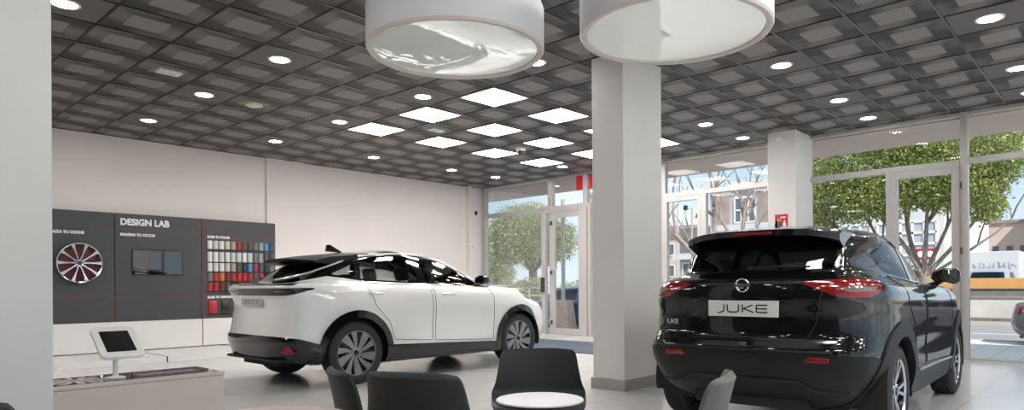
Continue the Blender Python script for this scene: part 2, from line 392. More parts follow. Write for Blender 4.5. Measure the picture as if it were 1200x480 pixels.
ADDED_PANELS = [(-2, -3), (-2, -5), (-5, -3), (6, 10), (4, 10), (6, 12), (4, 12), (3, 7), (0, 9)]  # panels added out of view to brighten the pillars, ceiling and white car
for (i, j) in PN + ADDED_PANELS:
    x, y = tile_xy(i, j)
    if (i, j) in PN: lab = 'bright square light panel, %s from left in the %s row from the window front' % (ORD[(j + 4) // 2], ORD[(12 - i) // 2])
    else: lab = 'added square light panel out of view, the %s one' % ORD[ADDED_PANELS.index((i, j))]
    if first is None:
        first = thing('light_panel', lab, 'ceiling light', (x, y, CZ), group='square light panels in the ceiling grid')
        f = MB()
        for a in ((-.32, -.32, .32, -.305), (-.32, .305, .32, .32), (-.32, -.305, -.305, .305), (.305, -.305, .32, .305)): f.box((a[0], a[1], -.014), (a[2], a[3], 0))
        f.build('frame', M_white, first)
        MB().box((-.305, -.305, -.010), (.305, .305, -.002)).build('diffuser', M_led, first)
    else:
        o = dup(first); o.location = (x, y, CZ); o['label'] = lab
def fitting(name, label, cat, i, j, mb, m, extra=None, rz=0, dx=0, dy=0):
    x, y = tile_xy(i, j); t = thing(name, label, cat, (x + dx, y + dy, CZ), rz)
    mb.build('body', m, t, smooth=True)
    if extra: extra[1].build(extra[0], extra[2], t, smooth=True)
    return t
def plate(): return MB().box((-.125, -.07, -.03), (.125, .07, -.001), bev=.006)
def slots():
    s = MB()
    for k in range(5): s.box((-.10, -.050 + k * .022, -.032), (.07, -.044 + k * .022, -.029))
    return s
fitting('emergency_light', 'white rectangular fitting on the dark ceiling above the charcoal display wall', 'emergency light', 1, -3, plate(), M_whitem, ('grille', slots(), M_skirt), rz=PI / 2, dx=.0)
fitting('emergency_light', 'white rectangular fitting between the bright square light panels', 'emergency light', 7, -3, plate(), M_whitem, ('grille', slots(), M_skirt), rz=PI / 2)
fitting('smoke_detector', 'round cream detector disc on the ceiling near the left wall', 'smoke detector', 3, -4, MB().lathe([(.11, 0), (.11, -.02), (.085, -.03), (.0, -.03)], 28), mat('cream_plastic', (.72, .66, .55), .5), ('cap', MB().lathe([(.05, -.03), (.045, -.036), (0, -.036)], 20), M_whitem))
fitting('dome_camera', 'small round dome camera hanging beside the square ceiling panels', 'security camera', 10, -3, MB().lathe([(.085, 0), (.085, -.05), (.07, -.06), (.0, -.06)], 24), mat('cream_plastic'), ('dome', MB().lathe([(.062, -.055), (.058, -.09), (.035, -.115), (0, -.122)], 24), mat('smoked_dome', (.06, .05, .045), .1)), dx=.0, dy=.0)

# two big drum pendants
M_drum = mat('drum_shade', (.63, .64, .66), .55)
M_rim = mat('drum_rim', (.60, .54, .50), .5)
def diffuser_mat():
    m = bpy.data.materials.new('stretched_diffuser'); m.use_nodes = True; b = m.node_tree.nodes['Principled BSDF']
    b.inputs['Base Color'].default_value = (.66, .68, .65, 1); b.inputs['Roughness'].default_value = .02; b.inputs['Specular IOR Level'].default_value = .9
    b.inputs['Coat Weight'].default_value = 1; b.inputs['Coat IOR'].default_value = 1.7; b.inputs['Coat Roughness'].default_value = .01
    b.inputs['Emission Color'].default_value = (.93, 1, .94, 1); b.inputs['Emission Strength'].default_value = .12
    return m
M_diff = diffuser_mat()
R_ = .625
t = None
for (x, y, lab) in ((-3.60, 3.20, 'large white drum pendant lamp, the left of the two, with glossy diffuser below'),
                    (-2.28, 3.95, 'large white drum pendant lamp hanging in front of the white centre pillar')):
    if t is None:
        t = thing('drum_pendant', lab, 'pendant lamp', (x, y, 2.79), group='drum pendants over the seating'); p0 = t
        MB().lathe([(R_ - .045, .0), (R_ - .02, -.004), (R_ - .004, .004), (R_, .03), (R_, .285), (R_ - .015, .325), (R_ - .05, .345), (R_ - .3, .35), (0, .35)], 96, cap=False).build('drum', M_drum, t, smooth=True)
        MB().lathe([(R_ - .05, .016), (R_ - .048, .002), (R_ - .03, -.006), (R_ - .008, -.004), (R_ - .002, .008), (R_ + .001, .012)], 96, cap=False).build('rim', M_rim, t, smooth=True)
        MB().lathe([(R_ - .046, .012), (R_ - .3, .012), (.0, .012)], 96, cap=False).build('diffuser', M_diff, t, smooth=True)
        c = MB()
        for k in range(3): a = 2 * PI * k / 3; c.tube([(.45 * math.cos(a), .45 * math.sin(a), .35), (.45 * math.cos(a), .45 * math.sin(a), CZ - 2.79)], .004, 6)
        c.build('suspension_cable', M_chrome, t)
    else:
        o = dup(p0); o.location = (x, y, 2.79); o['label'] = lab

# ------------------------------------------------------------------ cars
# Car space: x = sideways (right side +), y = forwards from the rear bumper, z = up.
def catmull(P, n, closed):
    P = np.asarray(P, float); m = len(P); out = []; seg = m if closed else m - 1
    for i in range(seg):
        if closed: p0, p1, p2, p3 = P[i - 1], P[i], P[(i + 1) % m], P[(i + 2) % m]
        else:
            p1, p2 = P[i], P[i + 1]; p0 = P[i - 1] if i else 2 * p1 - p2; p3 = P[i + 2] if i + 2 < m else 2 * p2 - p1
        for k in range(n):
            t = k / n
            out.append(.5 * (2 * p1 + (p2 - p0) * t + (2 * p0 - 5 * p1 + 4 * p2 - p3) * t * t + (3 * p1 - p0 - 3 * p2 + p3) * t ** 3))
    if not closed: out.append(P[-1])
    return np.array(out)
def level(sr, sf, h, w, cr=.32, cf=.45, hubs=None, bow=1.0, bowf=1.0):
    """one waterline loop: h=(rear,rear corner,mid,front corner,front); w=(rear corner,1/4,mid,3/4,front corner)"""
    hr, hc, hm, hf, hz = h; a, b = sr + cr, sf - cf
    s4, s5, s6 = hubs if hubs else (a + .25 * (b - a), a + .5 * (b - a), a + .75 * (b - a))
    pts = [(0, sr, hr), (.52 * w[0], sr + .07 * cr * bow, hr), (.87 * w[0], sr + .34 * cr, (hr + hc) / 2), (w[0], a, hc),
           (w[1], s4, hc * .5 + hm * .5), (w[2], s5, hm), (w[3], s6, hm * .5 + hf * .5), (w[4], b, hf),
           (.86 * w[4], sf - .36 * cf, (hf + hz) / 2), (.5 * w[4], sf - .08 * cf * bowf, hz), (0, sf, hz)]
    return pts + [(-x, y, z) for x, y, z in pts[-2:0:-1]]
def loft(levels, nu=10, nv=6):
    G = np.array(levels)                                      # K x 20 x 3
    G = np.array([catmull(l, nu, True) for l in G])           # K x U
    G = np.stack([catmull(G[:, k], nv, False) for k in range(G.shape[1])], 1)
    K, U = G.shape[:2]; V = G.reshape(-1, 3); F = []
    ident = np.arange(K * U)
    top = (K - 1) * U
    for k in range(U): kk = (U - k) % U; ident[top + k] = top + min(k, kk)
    for i in range(K - 1):
        for k in range(U):
            q = [ident[i * U + k], ident[i * U + (k + 1) % U], ident[(i + 1) * U + (k + 1) % U], ident[(i + 1) * U + k]]
            p = []
            for v in q:
                if v not in p: p.append(int(v))
            if len(p) > 2: F.append(tuple(p))
    V = V.copy()
    N = np.zeros_like(V)
    for f in F:
        a, b, c_ = V[f[0]], V[f[1]], V[f[2]]; n = np.cross(b - a, V[f[-1]] - a)
        if len(f) == 4: n = np.cross(V[f[2]] - a, V[f[3]] - b)
        for v in f: N[v] += n
    N /= np.maximum(np.linalg.norm(N, axis=1, keepdims=True), 1e-9)
    if (N[:, 0] * V[:, 0]).sum() < 0: N = -N; F = [f[::-1] for f in F]
    return {'V': V, 'N': N, 'F': F}
def cut(M, g):
    """split a surface along g = 0; returns (g<0 part, g>0 part)"""
    V, N, F = M['V'], M['N'], M['F']; val = g(V); val = np.where(np.abs(val) < 1e-6, 1e-6, val)
    V2 = list(map(tuple, V)); N2 = list(map(tuple, N)); cache = {}
    A, B = [], []
    for f in F:
        s = [val[i] < 0 for i in f]
        if all(s): A.append(f); continue
        if not any(s): B.append(f); continue
        pa, pb = [], []
        for i in range(len(f)):
            a, b = f[i], f[(i + 1) % len(f)]
            (pa if val[a] < 0 else pb).append(a)
            if (val[a] < 0) != (val[b] < 0):
                k = (min(a, b), max(a, b))
                if k not in cache:
                    t = val[a] / (val[a] - val[b]); p = V[a] + (V[b] - V[a]) * t; n = N[a] + (N[b] - N[a]) * t
                    n /= max(np.linalg.norm(n), 1e-9); cache[k] = len(V2); V2.append(tuple(p)); N2.append(tuple(n))
                pa.append(cache[k]); pb.append(cache[k])
        if len(pa) > 2: A.append(tuple(pa))
        if len(pb) > 2: B.append(tuple(pb))
    V2, N2 = np.array(V2), np.array(N2)
    return {'V': V2, 'N': N2, 'F': A}, {'V': V2, 'N': N2, 'F': B}
def inter(M, g): return cut(M, g)[0]
def polyd(P, poly):
    """signed distance of 2-D points to a polygon, negative inside"""
    poly = np.asarray(poly, float); d = np.full(len(P), 1e9); ins = np.zeros(len(P), bool)
    for i in range(len(poly)):
        a, b = poly[i], poly[(i + 1) % len(poly)]; ab = b - a
        t = np.clip(((P - a) @ ab) / max(ab @ ab, 1e-12), 0, 1); q = a + t[:, None] * ab
        d = np.minimum(d, np.linalg.norm(P - q, axis=1))
        c_ = (a[1] > P[:, 1]) != (b[1] > P[:, 1])
        with np.errstate(divide='ignore', invalid='ignore'):
            xx = (b[0] - a[0]) * (P[:, 1] - a[1]) / (b[1] - a[1]) + a[0]
        ins ^= c_ & (P[:, 0] < xx)
    return np.where(ins, -d, d)
def side(poly, wmin=.35, sgn=0):
    def g(V):
        d = polyd(V[:, [1, 2]], poly); x = V[:, 0] * sgn if sgn else np.abs(V[:, 0])
        return np.maximum(d, wmin - x)
    return g
def rearp(poly, smax): return lambda V: np.maximum(polyd(np.stack([np.abs(V[:, 0]), V[:, 2]], 1), poly), V[:, 1] - smax)
def frontp(poly, smin): return lambda V: np.maximum(polyd(np.stack([np.abs(V[:, 0]), V[:, 2]], 1), poly), smin - V[:, 1])
def wrapp(poly, k, smax): return lambda V: np.maximum(polyd(np.stack([np.abs(V[:, 0]) + k * V[:, 1], V[:, 2]], 1), poly), V[:, 1] - smax)
def half(g, sgn): return lambda V: np.maximum(g(V), -V[:, 0] * sgn + .002)
def patch(M, name, m, parent, offset=0.0, solid=.0, inset_mat=None):
    if not M['F']: return None
    used = sorted({i for f in M['F'] for i in f}); mp_ = {v: k for k, v in enumerate(used)}
    V = M['V'][used] + M['N'][used] * offset; N = M['N'][used]
    me = bpy.data.meshes.new(name)
    if solid:     # real thickness: an inner skin and a rim
        n = len(used); Vi = V - N * solid
        F = [tuple(mp_[i] for i in f) for f in M['F']]; edges = {}
        for f in F:
            for i in range(len(f)): e_ = (f[i], f[(i + 1) % len(f)]); edges[e_] = edges.get(e_, 0) + 1
        rim = [(b, a, a + n, b + n) for (a, b) in edges if (b, a) not in edges]
        allF = F + [tuple(i + n for i in f[::-1]) for f in F] + rim
        me.from_pydata([tuple(v) for v in np.vstack([V, Vi])], [], allF); nn_ = np.vstack([N, -N])
        me.polygons.foreach_set('use_smooth', [True] * (2 * len(F)) + [False] * len(rim))
        me.update()
        ln = []
        for p in me.polygons:
            for v in p.vertices: ln.append(tuple(nn_[v]) if p.index < 2 * len(F) else tuple(p.normal))
        me.normals_split_custom_set(ln)
    else:
        me.from_pydata([tuple(v) for v in V], [], [tuple(mp_[i] for i in f) for f in M['F']])
        me.polygons.foreach_set('use_smooth', [True] * len(me.polygons)); me.update()
        me.normals_split_custom_set_from_vertices([tuple(n) for n in N])
    me.materials.append(m)
    o = bpy.data.objects.new(name, me); C.objects.link(o); o.parent = parent; return o
class Caster:
    def __init__(s, M): s.b = BVHTree.FromPolygons([tuple(v) for v in M['V']], [f for f in M['F']])
    def side(s, y, z, sgn=1, d=0.0):
        h = s.b.ray_cast(Vector((sgn * 2, y, z)), Vector((-sgn, 0, 0)))
        return Vector((sgn * .5, y, z)) if h[0] is None else h[0] + Vector((sgn * d, 0, 0))
    def rear(s, x, z, d=0.0):
        h = s.b.ray_cast(Vector((x, -2, z)), Vector((0, 1, 0)))
        return Vector((x, 0, z)) if h[0] is None else h[0] - Vector((0, d, 0))
    def front(s, x, z, d=0.0):
        h = s.b.ray_cast(Vector((x, 8, z)), Vector((0, -1, 0)))
        return Vector((x, 4, z)) if h[0] is None else h[0] + Vector((0, d, 0))
    def top(s, x, y, d=0.0):
        h = s.b.ray_cast(Vector((x, y, 4)), Vector((0, 0, -1)))
        return Vector((x, y, 1)) if h[0] is None else h[0] + Vector((0, 0, d))
def densify(pts, step=.03):
    out = []
    for a, b in zip(pts[:-1], pts[1:]):
        n = max(1, int(math.hypot(b[0] - a[0], b[1] - a[1]) / step))
        out += [(a[0] + (b[0] - a[0]) * k / n, a[1] + (b[1] - a[1]) * k / n) for k in range(n)]
    return out + [pts[-1]]

def wheel(parent, x, y, R, rr, width, style, sgn):
    """wheel at car-space (x = outer face); axis along x. rim mesh with tyre, cap and nuts below it"""
    m = Matrix.Translation((x, y, R)) @ Matrix.Rotation(sgn * PI / 2, 4, 'Y')      # local z points outwards
    S = .012
    # tyre
    prof = [(rr - .012, -.012), (rr + .004, -.002), (rr + (R - rr) * .35, .004), (R - .035, -.004), (R - .010, -.016), (R - .002, -.028)]
    half_ = width / 2; g = []
    n_g = 4; z0 = -.034; zw = width - .068
    for k in range(n_g + 1):
        a = z0 - zw * k / (n_g + 1); b = z0 - zw * (k + 1) / (n_g + 1)
        g += [(R, a - .003), (R, b + .003)]
        if k < n_g: g += [(R - .009, b + .003), (R - .009, b - .003)]
    prof += g + [(R - .002, -width + .028), (R - .012, -width + .014), (R - .04, -width + .003), (rr, -width + .004)]
    t_ = MB().lathe(prof, 72, m, cap=False)
    rim = MB(); rb = MB()
    rim.lathe([(rr - .004, -.004), (rr, -.010), (rr - .014, -.008), (rr - .022, -.022)], 64, m, cap=False)
    rb.lathe([(rr - .010, -.010), (rr - .02, -.04), (rr - .03, -width + .03), (rr - .01, -width + .01)], 64, m, cap=False)
    disc = MB().lathe([(.0, -.105), (.16, -.105), (.16, -.085), (.0, -.085)], 40, m)
    rb.lathe([(rr - .02, -.13), (.0, -.135)], 40, m, cap=False)
    sp = MB()
    def spoke(a, pts_w, z_in, z_out, mb, th=.02, sk=0.0):
        """pts_w: list of (radius, halfwidth, angular offset); a tapered raised arm"""
        vs = []; n = len(pts_w)
        for k, (r_, hw, off) in enumerate(pts_w):
            z = z_in + (z_out - z_in) * k / (n - 1); ca, sa = math.cos(a + off), math.sin(a + off)
            for (u, dz) in ((-hw, -th), (-hw * .86, 0), (hw * .86, 0), (hw, -th)):
                vs.append((r_ * ca - u * sa, r_ * sa + u * ca, z + dz + (0 if abs(dz) > 0 else 0)))
        fs = []
        for k in range(n - 1):
            for q in range(3): fs.append((k * 4 + q, k * 4 + q + 1, (k + 1) * 4 + q + 1, (k + 1) * 4 + q))
            fs.append((k * 4 + 3, k * 4, (k + 1) * 4, (k + 1) * 4 + 3))
        fs += [(3, 2, 1, 0), tuple((n - 1) * 4 + q for q in range(4))]
        mb.add(vs, fs, m)
    if style == 'aero':     # ten broad leaning blades, alternately machined and dark
        for k in range(5):
            a = 2 * PI * k / 5
            spoke(a, [(.045, .020, -.10), (.11, .034, -.02), (.18, .050, .06), (rr - .012, .062, .10)], -.035, -.014, sp)
            spoke(a + .62, [(.045, .014, .0), (.12, .024, .04), (.19, .034, .12), (rr - .012, .050, .16)], -.040, -.018, sp)
            spoke(a + .33, [(.05, .012, 0), (.14, .018, .02), (rr - .012, .030, .05)], -.060, -.045, rb)
    elif style == 'five':   # five pairs of slim spokes
        for k in range(5):
            a = 2 * PI * k / 5 + .3
            for s_ in (-1, 1):
                spoke(a, [(.05, .014, s_ * .16), (.12, .013, s_ * .145), (rr - .012, .015, s_ * .20)], -.040, -.016, sp)
            spoke(a, [(.04, .03, 0), (.10, .03, 0), (.15, .022, 0), (rr - .012, .02, 0)], -.055, -.04, rb)
    else:                   # ten straight tapered spokes
        for k in range(10):
            a = 2 * PI * k / 10
            spoke(a, [(.05, .016, 0), (.12, .011, 0), (rr - .012, .026, 0)], -.034, -.012, sp)
    sp.lathe([(.062, -.06), (.060, -.030), (.05, -.026), (.0, -.026)], 28, m, cap=False)
    o = rb.build('wheel', M_rimd, parent, smooth=True)
    rim.v, rim.f = sp.add(rim.v, rim.f).v, sp.f
    rim.build('spokes', M_rimg if style == 'aero' else M_rims, o, smooth=30)
    t_.build('tyre', M_tire, o, smooth=True)
    disc.build('brake_disc', M_chrome, o, smooth=True)
    MB().lathe([(.032, -.028), (.030, -.018), (.0, -.016)], 24, m).build('hub_cap', M_blackg, o, smooth=True)
    nm = MB()
    for k in range(5): a = 2 * PI * k / 5 + .3; nm.cyl((.052 * math.cos(a), .052 * math.sin(a), -.04), .008, .016, 8, m)
    nm.build('wheel_nut', M_chrome, o, kind='stuff')
    return o

def seat_mesh(x, y, z=.48):
    mb = MB()
    mb.box((x - .24, y, z), (x + .24, y + .5, z + .16), bev=.05)
    m = Matrix.Translation((x, y + .03, z + .10)) @ Matrix.Rotation(.22, 4, 'X')
    mb.box((-.22, -.06, 0), (.22, .07, .62), m, bev=.05)
    mb.box((-.12, -.04, .66), (.12, .06, .84), m, bev=.04)
    for s_ in (-.05, .05): mb.tube([(s_, 0, .6), (s_, 0, .68)], .008, 6, mtx=m)
    return mb

def mirror(parent, x, y, z, sgn, m_body, big=1.0):
    """door mirror: arm from the door and a tapered shell with the glass facing back"""
    vs = []; n = 20; rings = [(-.045, .92), (-.04, 1.0), (-.01, 1.0), (.04, .94), (.09, .76), (.125, .45), (.14, .1)]
    for (dy, k) in rings:
        for q in range(n):
            a = 2 * PI * q / n; cx, cz = math.cos(a), math.sin(a)
            px = math.copysign(abs(cx) ** .55, cx) * .115 * k; pz = math.copysign(abs(cz) ** .6, cz) * .075 * k
            if px * sgn < 0: pz *= .72
            vs.append((x + sgn * .15 * big + px * big, y + dy * big, z + .085 * big + pz * big))
    fs = []
    for i in range(len(rings) - 1):
        for q in range(n): q2 = (q + 1) % n; fs.append((i * n + q, i * n + q2, (i + 1) * n + q2, (i + 1) * n + q))
    fs += [tuple(range(n)), tuple((len(rings) - 1) * n + q for q in range(n))]
    mb = MB().add(vs, fs)
    mb.tube([(x - sgn * .04, y + .05, z - .02), (x + sgn * .05, y + .04, z + .01), (x + sgn * .13, y + .02, z + .06)], [.035, .028, .02], 10)
    o = mb.build('door_mirror', m_body, parent, smooth=True)
    g = [vs[q] for q in range(n)]; cx = sum(p[0] for p in g) / n; cz = sum(p[2] for p in g) / n
    g = [(cx + (p[0] - cx) * .86, p[1] - .004, cz + (p[2] - cz) * .84) for p in g]
    MB().add(g + [(p[0], p[1] + .003, p[2]) for p in g], [tuple(range(n)), tuple(range(2 * n - 1, n - 1, -1))] + [(q, n + q, n + (q + 1) % n, (q + 1) % n) for q in range(n)]).build('mirror_glass', mat('mirror_glass', (.8, .82, .82), .02, 1), o)
    return o

def build_car(root, S):
    """S: dict describing one car"""
    lo = loft(S['levels'], S.get('nu', 10), S.get('nv', 7)); cast = Caster(lo)
    paint, R, hubs = S['paint'], S['R'], S['hubs']; res = S.get('detail', True)
    M = lo
    ra, rb_ = S['arch']                      # opening and cladding radii
    def circ(y, z, r_, wmin=.45): return lambda V: np.maximum(np.hypot(V[:, 1] - y, V[:, 2] - z) - r_, wmin - np.abs(V[:, 0]))
    az = S.get('arch_z', R)
    for y in hubs: M = cut(M, circ(y, az, ra))[1]
    # glazing
    upper, lower = cut(M, lambda V: np.interp(V[:, 1], *zip(*S['belt'])) - V[:, 2])
    glassM = []
    def take(M_, g):
        a, b = cut(M_, g); return a, b
    for sg, poly in ((1, p) for p in S['side_glass']):
        a, upper = take(upper, side(poly, .3)); glassM.append(('side_window', a))
        a, lower = take(lower, side(poly, .3)); glassM.append(('side_window', a))
    a, upper = take(upper, rearp(S['rear_glass'], S['rear_glass_smax'])); glassM.append(('rear_window', a))
    a, lower = take(lower, rearp(S['rear_glass'], S['rear_glass_smax'])); glassM.append(('rear_window', a))
    a, upper = take(upper, frontp(S['front_glass'], S['front_glass_smin'])); glassM.append(('windscreen', a))
    for nme, a in glassM:
        if nme == 'side_window':
            for sg in (1, -1):
                p = cut(a, lambda V: -V[:, 0] * sg + .01)[0]; patch(p, nme, S.get('glass_m', M_carglass), root, -.004)
        else: patch(a, nme, S.get('rear_glass_m', M_carglass) if nme == 'rear_window' else M_carglass, root, -.004)
    patch(upper, 'upper_body', S['upper_paint'], root, 0, .02)
    # lamps
    for nme, g, m in S['lamps']:
        a, lower = take(lower, g)
        a2 = a
        for sg in ((1, -1) if S.get('split_lamps', True) and nme != 'light_bar' else (0,)):
            p = cut(a2, lambda V: -V[:, 0] * sg + .01)[0] if sg else a2
            patch(p, nme, m, root, .004, .03)
    # cladding: wheel arch rings, sills, bumpers
    clad = []
    for y in hubs:
        a, lower = take(lower, circ(y, az, rb_)); 
        for sg in (1, -1): patch(cut(a, lambda V: -V[:, 0] * sg)[0], 'wheel_arch_trim', S['clad_m'], root, .014, .05)
    a, lower = take(lower, lambda V: V[:, 2] - np.interp(V[:, 1], *zip(*S['clad_line'])) - (S.get('clad_rear', lambda V: 0)(V)))
    ymid = (hubs[0] + hubs[1]) / 2
    p1, rest = cut(a, lambda V: V[:, 1] - hubs[0]); p2, p3 = cut(rest, lambda V: V[:, 1] - hubs[1])
    patch(p1, 'rear_bumper', S['bumper_m'], root, .006, .04); patch(p3, 'front_bumper', S['bumper_m'], root, .006, .04)
    for sg in (1, -1): patch(cut(p2, lambda V: -V[:, 0] * sg)[0], 'side_sill', S['clad_m'], root, .010, .04)
    # doors
    for poly, hp in S.get('doors', []):
        a, lower = take(lower, side(poly, .3))
        for sg in (1, -1):
            d = patch(cut(a, lambda V: -V[:, 0] * sg)[0], 'door', paint, root, 0, .02)
            sm = MB(); pp = densify(list(poly) + [poly[0]], .04)
            pts = [cast.side(y, z, sg, .0012) for y, z in pp]
            pts = [p for p in pts if abs(p.x) > .6]
            sm.tube(pts, .0032, 5); sm.build('door_gap', M_dark, d)
            if hp:
                c = cast.side(hp[0], hp[1], sg); hmb = MB()
                hmb.tube([(c.x - sg * .01, c.y - .095, c.z), (c.x + sg * .028, c.y - .075, c.z), (c.x + sg * .032, c.y, c.z + .002), (c.x + sg * .028, c.y + .075, c.z), (c.x - sg * .01, c.y + .095, c.z)], [.012, .015, .016, .015, .012], 10)
                hmb.build('door_handle', S.get('handle_m', paint), d, smooth=True)
    patch(lower, 'body', paint, root, 0, .02)
    # wheel wells, underside, cabin
    L = S['L']
    un = MB()
    for y in hubs:
        for sg in (1, -1):
            n = 20; vs = []; fs = []
            for k in range(n + 1):
                t = -.25 + (PI + .5) * k / n
                for x in (.42, S['ww']): vs.append((sg * x, y + (ra + .02) * math.cos(t), az + (ra + .02) * math.sin(t)))
            for k in range(n): fs.append((2 * k, 2 * k + 1, 2 * k + 3, 2 * k + 2))
            vs.append((sg * .42, y, az)); c0 = len(vs) - 1
            for k in range(n): fs.append((2 * k, 2 * k + 2, c0))
            un.add(vs, fs)
    un.box((-.68, hubs[0] + ra, .20), (.68, hubs[1] - ra, .26)); un.box((-.42, .15, .24), (.42, L - .2, .32))
    un.tube([(-.7, hubs[0], R), (.7, hubs[0], R)], .04, 8); un.tube([(-.7, hubs[1], R), (.7, hubs[1], R)], .04, 8)
    un.build('underbody', M_dark, root)
    if res:
        # cabin lining just inside the skin, below the windows, and the dashboard
        b = S['belt_h']; c = MB()
        c.box((-.70, .55, .45), (.70, 3.0, .50)); c.box((-.66, S['dash'], .7), (.66, S['dash'] + .45, b - .03), bev=.05)
        for sg in (-1, 1): c.box((sg * .70, .5, .45), (sg * .74, 3.1, b - .06))
        c.box((-.6, .35, .5), (.6, .42, b - .08)); c.build('cabin_lining', M_dark, root)
        for (x, y) in S['seats']: seat_mesh(x, y, S.get('seat_z', .48) - (.10 if y < 1.5 else 0)).build('seat', mat('seat_fabric', (.03, .03, .032), .8), root, smooth=True)
        sw = MB(); cx, cy, cz = -.37, S['dash'] - .12, b - .06; m = Matrix.Translation((cx, cy, cz)) @ Matrix.Rotation(PI / 2 - .45, 4, 'X')
        sw.tube([(.18 * math.cos(t), .18 * math.sin(t), 0) for t in [2 * PI * k / 24 for k in range(24)]], .014, 8, True, m)
        for t in (0, PI, -PI / 2): sw.tube([(0, 0, 0), (.18 * math.cos(t), .18 * math.sin(t), 0)], .012, 6, mtx=m)
        sw.build('steering_wheel', M_blackp, root, smooth=True)
    for y in hubs:
        for sg in (1, -1): wheel(root, sg * S['ww'], y, R, S['rim'], S['tw'], S['style'], sg)
    return cast, lo

# ---- white crossover
M_pearl = mat('pearl_white_paint', (.74, .735, .725), .22, coat=1)
AS = .985
ariya = thing('crossover_car', 'white crossover with a black roof parked side-on near the left wall', 'car', (-6.70 - .92 * AS, 4.43 - .89 * AS, 0))
ariya.scale = (AS, AS, AS)
H = (.89, 2.28, 3.665)
Lv = [
 level(.20, 4.40, (.27, .26, .22, .22, .22), (.70, .78, .80, .78, .66), hubs=H),
 level(.07, 4.50, (.32, .30, .25, .26, .25), (.80, .88, .885, .88, .74), hubs=H),
 level(.03, 4.56, (.42, .40, .38, .38, .36), (.85, .915, .905, .915, .78), hubs=H),
 level(.00, 4.60, (.54, .53, .50, .50, .50), (.87, .925, .900, .925, .80), hubs=H),
 level(.03, 4.60, (.62, .62, .62, .62, .62), (.875, .93, .895, .93, .81), hubs=H),
 level(.06, 4.58, (.78, .78, .76, .76, .74), (.87, .93, .900, .93, .80), hubs=H),
 level(.07, 4.52, (.94, .95, .92, .88, .84), (.855, .925, .925, .92, .78), hubs=H),
 level(.02, 4.36, (1.07, 1.08, 1.04, .97, .93), (.83, .90, .925, .89, .72), hubs=H),
 level(-.02, 4.20, (1.15, 1.15, 1.10, 1.03, .98), (.79, .86, .90, .85, .66), hubs=H, cr=.30),
 level(.04, 3.95, (1.175, 1.19, 1.15, 1.08, 1.03), (.75, .82, .86, .80, .62), hubs=H, cr=.30),
 level(.22, 3.55, (1.20, 1.23, 1.19, 1.12, 1.10), (.71, .775, .81, .77, .64), cr=.42, cf=.42),
 level(.50, 3.15, (1.34, 1.35, 1.34, 1.28, 1.25), (.67, .73, .755, .73, .64), cr=.30, cf=.42),
 level(.78, 2.72, (1.475, 1.48, 1.50, 1.45, 1.44), (.60, .65, .665, .65, .60), cr=.22, cf=.36),
 level(.98, 2.45, (1.545, 1.55, 1.58, 1.55, 1.545), (.52, .57, .58, .56, .53), cr=.2, cf=.32),
 level(1.10, 2.32, (1.58, 1.58, 1.615, 1.585, 1.58), (.36, .40, .42, .40, .38), cr=.2, cf=.3),
 level(1.2, 2.25, (1.59, 1.60, 1.635, 1.60, 1.60), (.18, .20, .21, .20, .18), cr=.2, cf=.3),
 level(1.23, 2.22, (1.595, 1.605, 1.64, 1.61, 1.605), (.0, .0, .0, .0, .0), cr=.2, cf=.3)]
cast, lo = build_car(ariya, dict(levels=Lv, L=4.6, paint=M_pearl, upper_paint=M_blackg, R=.3705, hubs=(.89, 3.665), arch=(.415, .50), arch_z=.375,
    belt=[(-1, 1.155), (.15, 1.165), (.35, 1.22), (.62, 1.275), (1.1, 1.215), (2.1, 1.175), (3.0, 1.14), (3.25, 1.13), (3.45, 1.12), (5, 1.12)],
    side_glass=[[(1.04, 1.24), (1.10, 1.235), (1.88, 1.20), (1.80, 1.53), (1.38, 1.535), (1.08, 1.475)], [(2.02, 1.195), (3.02, 1.165), (2.62, 1.385), (2.30, 1.49), (1.93, 1.525)], [(.66, 1.30), (.97, 1.25), (1.00, 1.44)]],
    rear_glass=[(-.1, 1.215), (.60, 1.225), (.50, 1.44), (-.1, 1.46)], rear_glass_smax=1.2, rear_glass_m=M_carglass_d,
    front_glass=[(-.1, 1.13), (.70, 1.15), (.54, 1.52), (-.1, 1.54)], front_glass_smin=2.3,
    lamps=[('light_bar', lambda V: np.maximum.reduce([V[:, 2] - 1.135, 1.055 + np.maximum(V[:, 1] - .12, 0) * .26 - V[:, 2], V[:, 1] - .50, ]), M_blackg),
           ('headlamp', lambda V: np.maximum.reduce([V[:, 2] - .93 - np.maximum(4.4 - V[:, 1], 0) * .16, .86 + np.maximum(4.4 - V[:, 1], 0) * .28 - V[:, 2], 3.95 - V[:, 1], .42 - np.abs(V[:, 0])]), M_clearlens)],
    clad_m=M_blackg, bumper_m=M_blackg,
    clad_line=[(0, .60), (.2, .57), (.45, .49), (.9, .47), (1.4, .44), (3.2, .37), (3.7, .36), (4.1, .34), (4.6, .34)],
    doors=[([(1.02, 1.24), (1.16, 1.19), (1.98, 1.165), (2.03, .80), (2.02, .455), (1.42, .50), (1.34, .72), (1.14, .92)], (1.15, 1.065)),
           ([(2.03, 1.16), (3.05, 1.13), (3.12, 1.02), (3.13, .70), (3.10, .40), (2.07, .45), (2.08, .80)], (2.28, 1.045))],
    handle_m=M_pearl, belt_h=1.14, dash=2.75, seats=[(-.37, 2.05), (.37, 2.05), (-.37, 1.2), (.37, 1.2)], ww=.905, rim=.27, tw=.235, style='aero'))
# thin white roof line over the side windows
for sg in (1, -1):
    pp = densify([(.30, 1.235), (.60, 1.355), (.92, 1.475), (1.15, 1.525), (1.45, 1.562), (1.8, 1.572), (2.1, 1.555), (2.4, 1.50), (2.75, 1.365), (3.12, 1.165)], .05)
    pts = [cast.side(y, z, sg, .004) for y, z in pp if sg == 1 or y > .95]
    MB().tube(pts, [.013] * len(pts), 8).build('roof_line_trim', M_pearl, ariya, smooth=True)
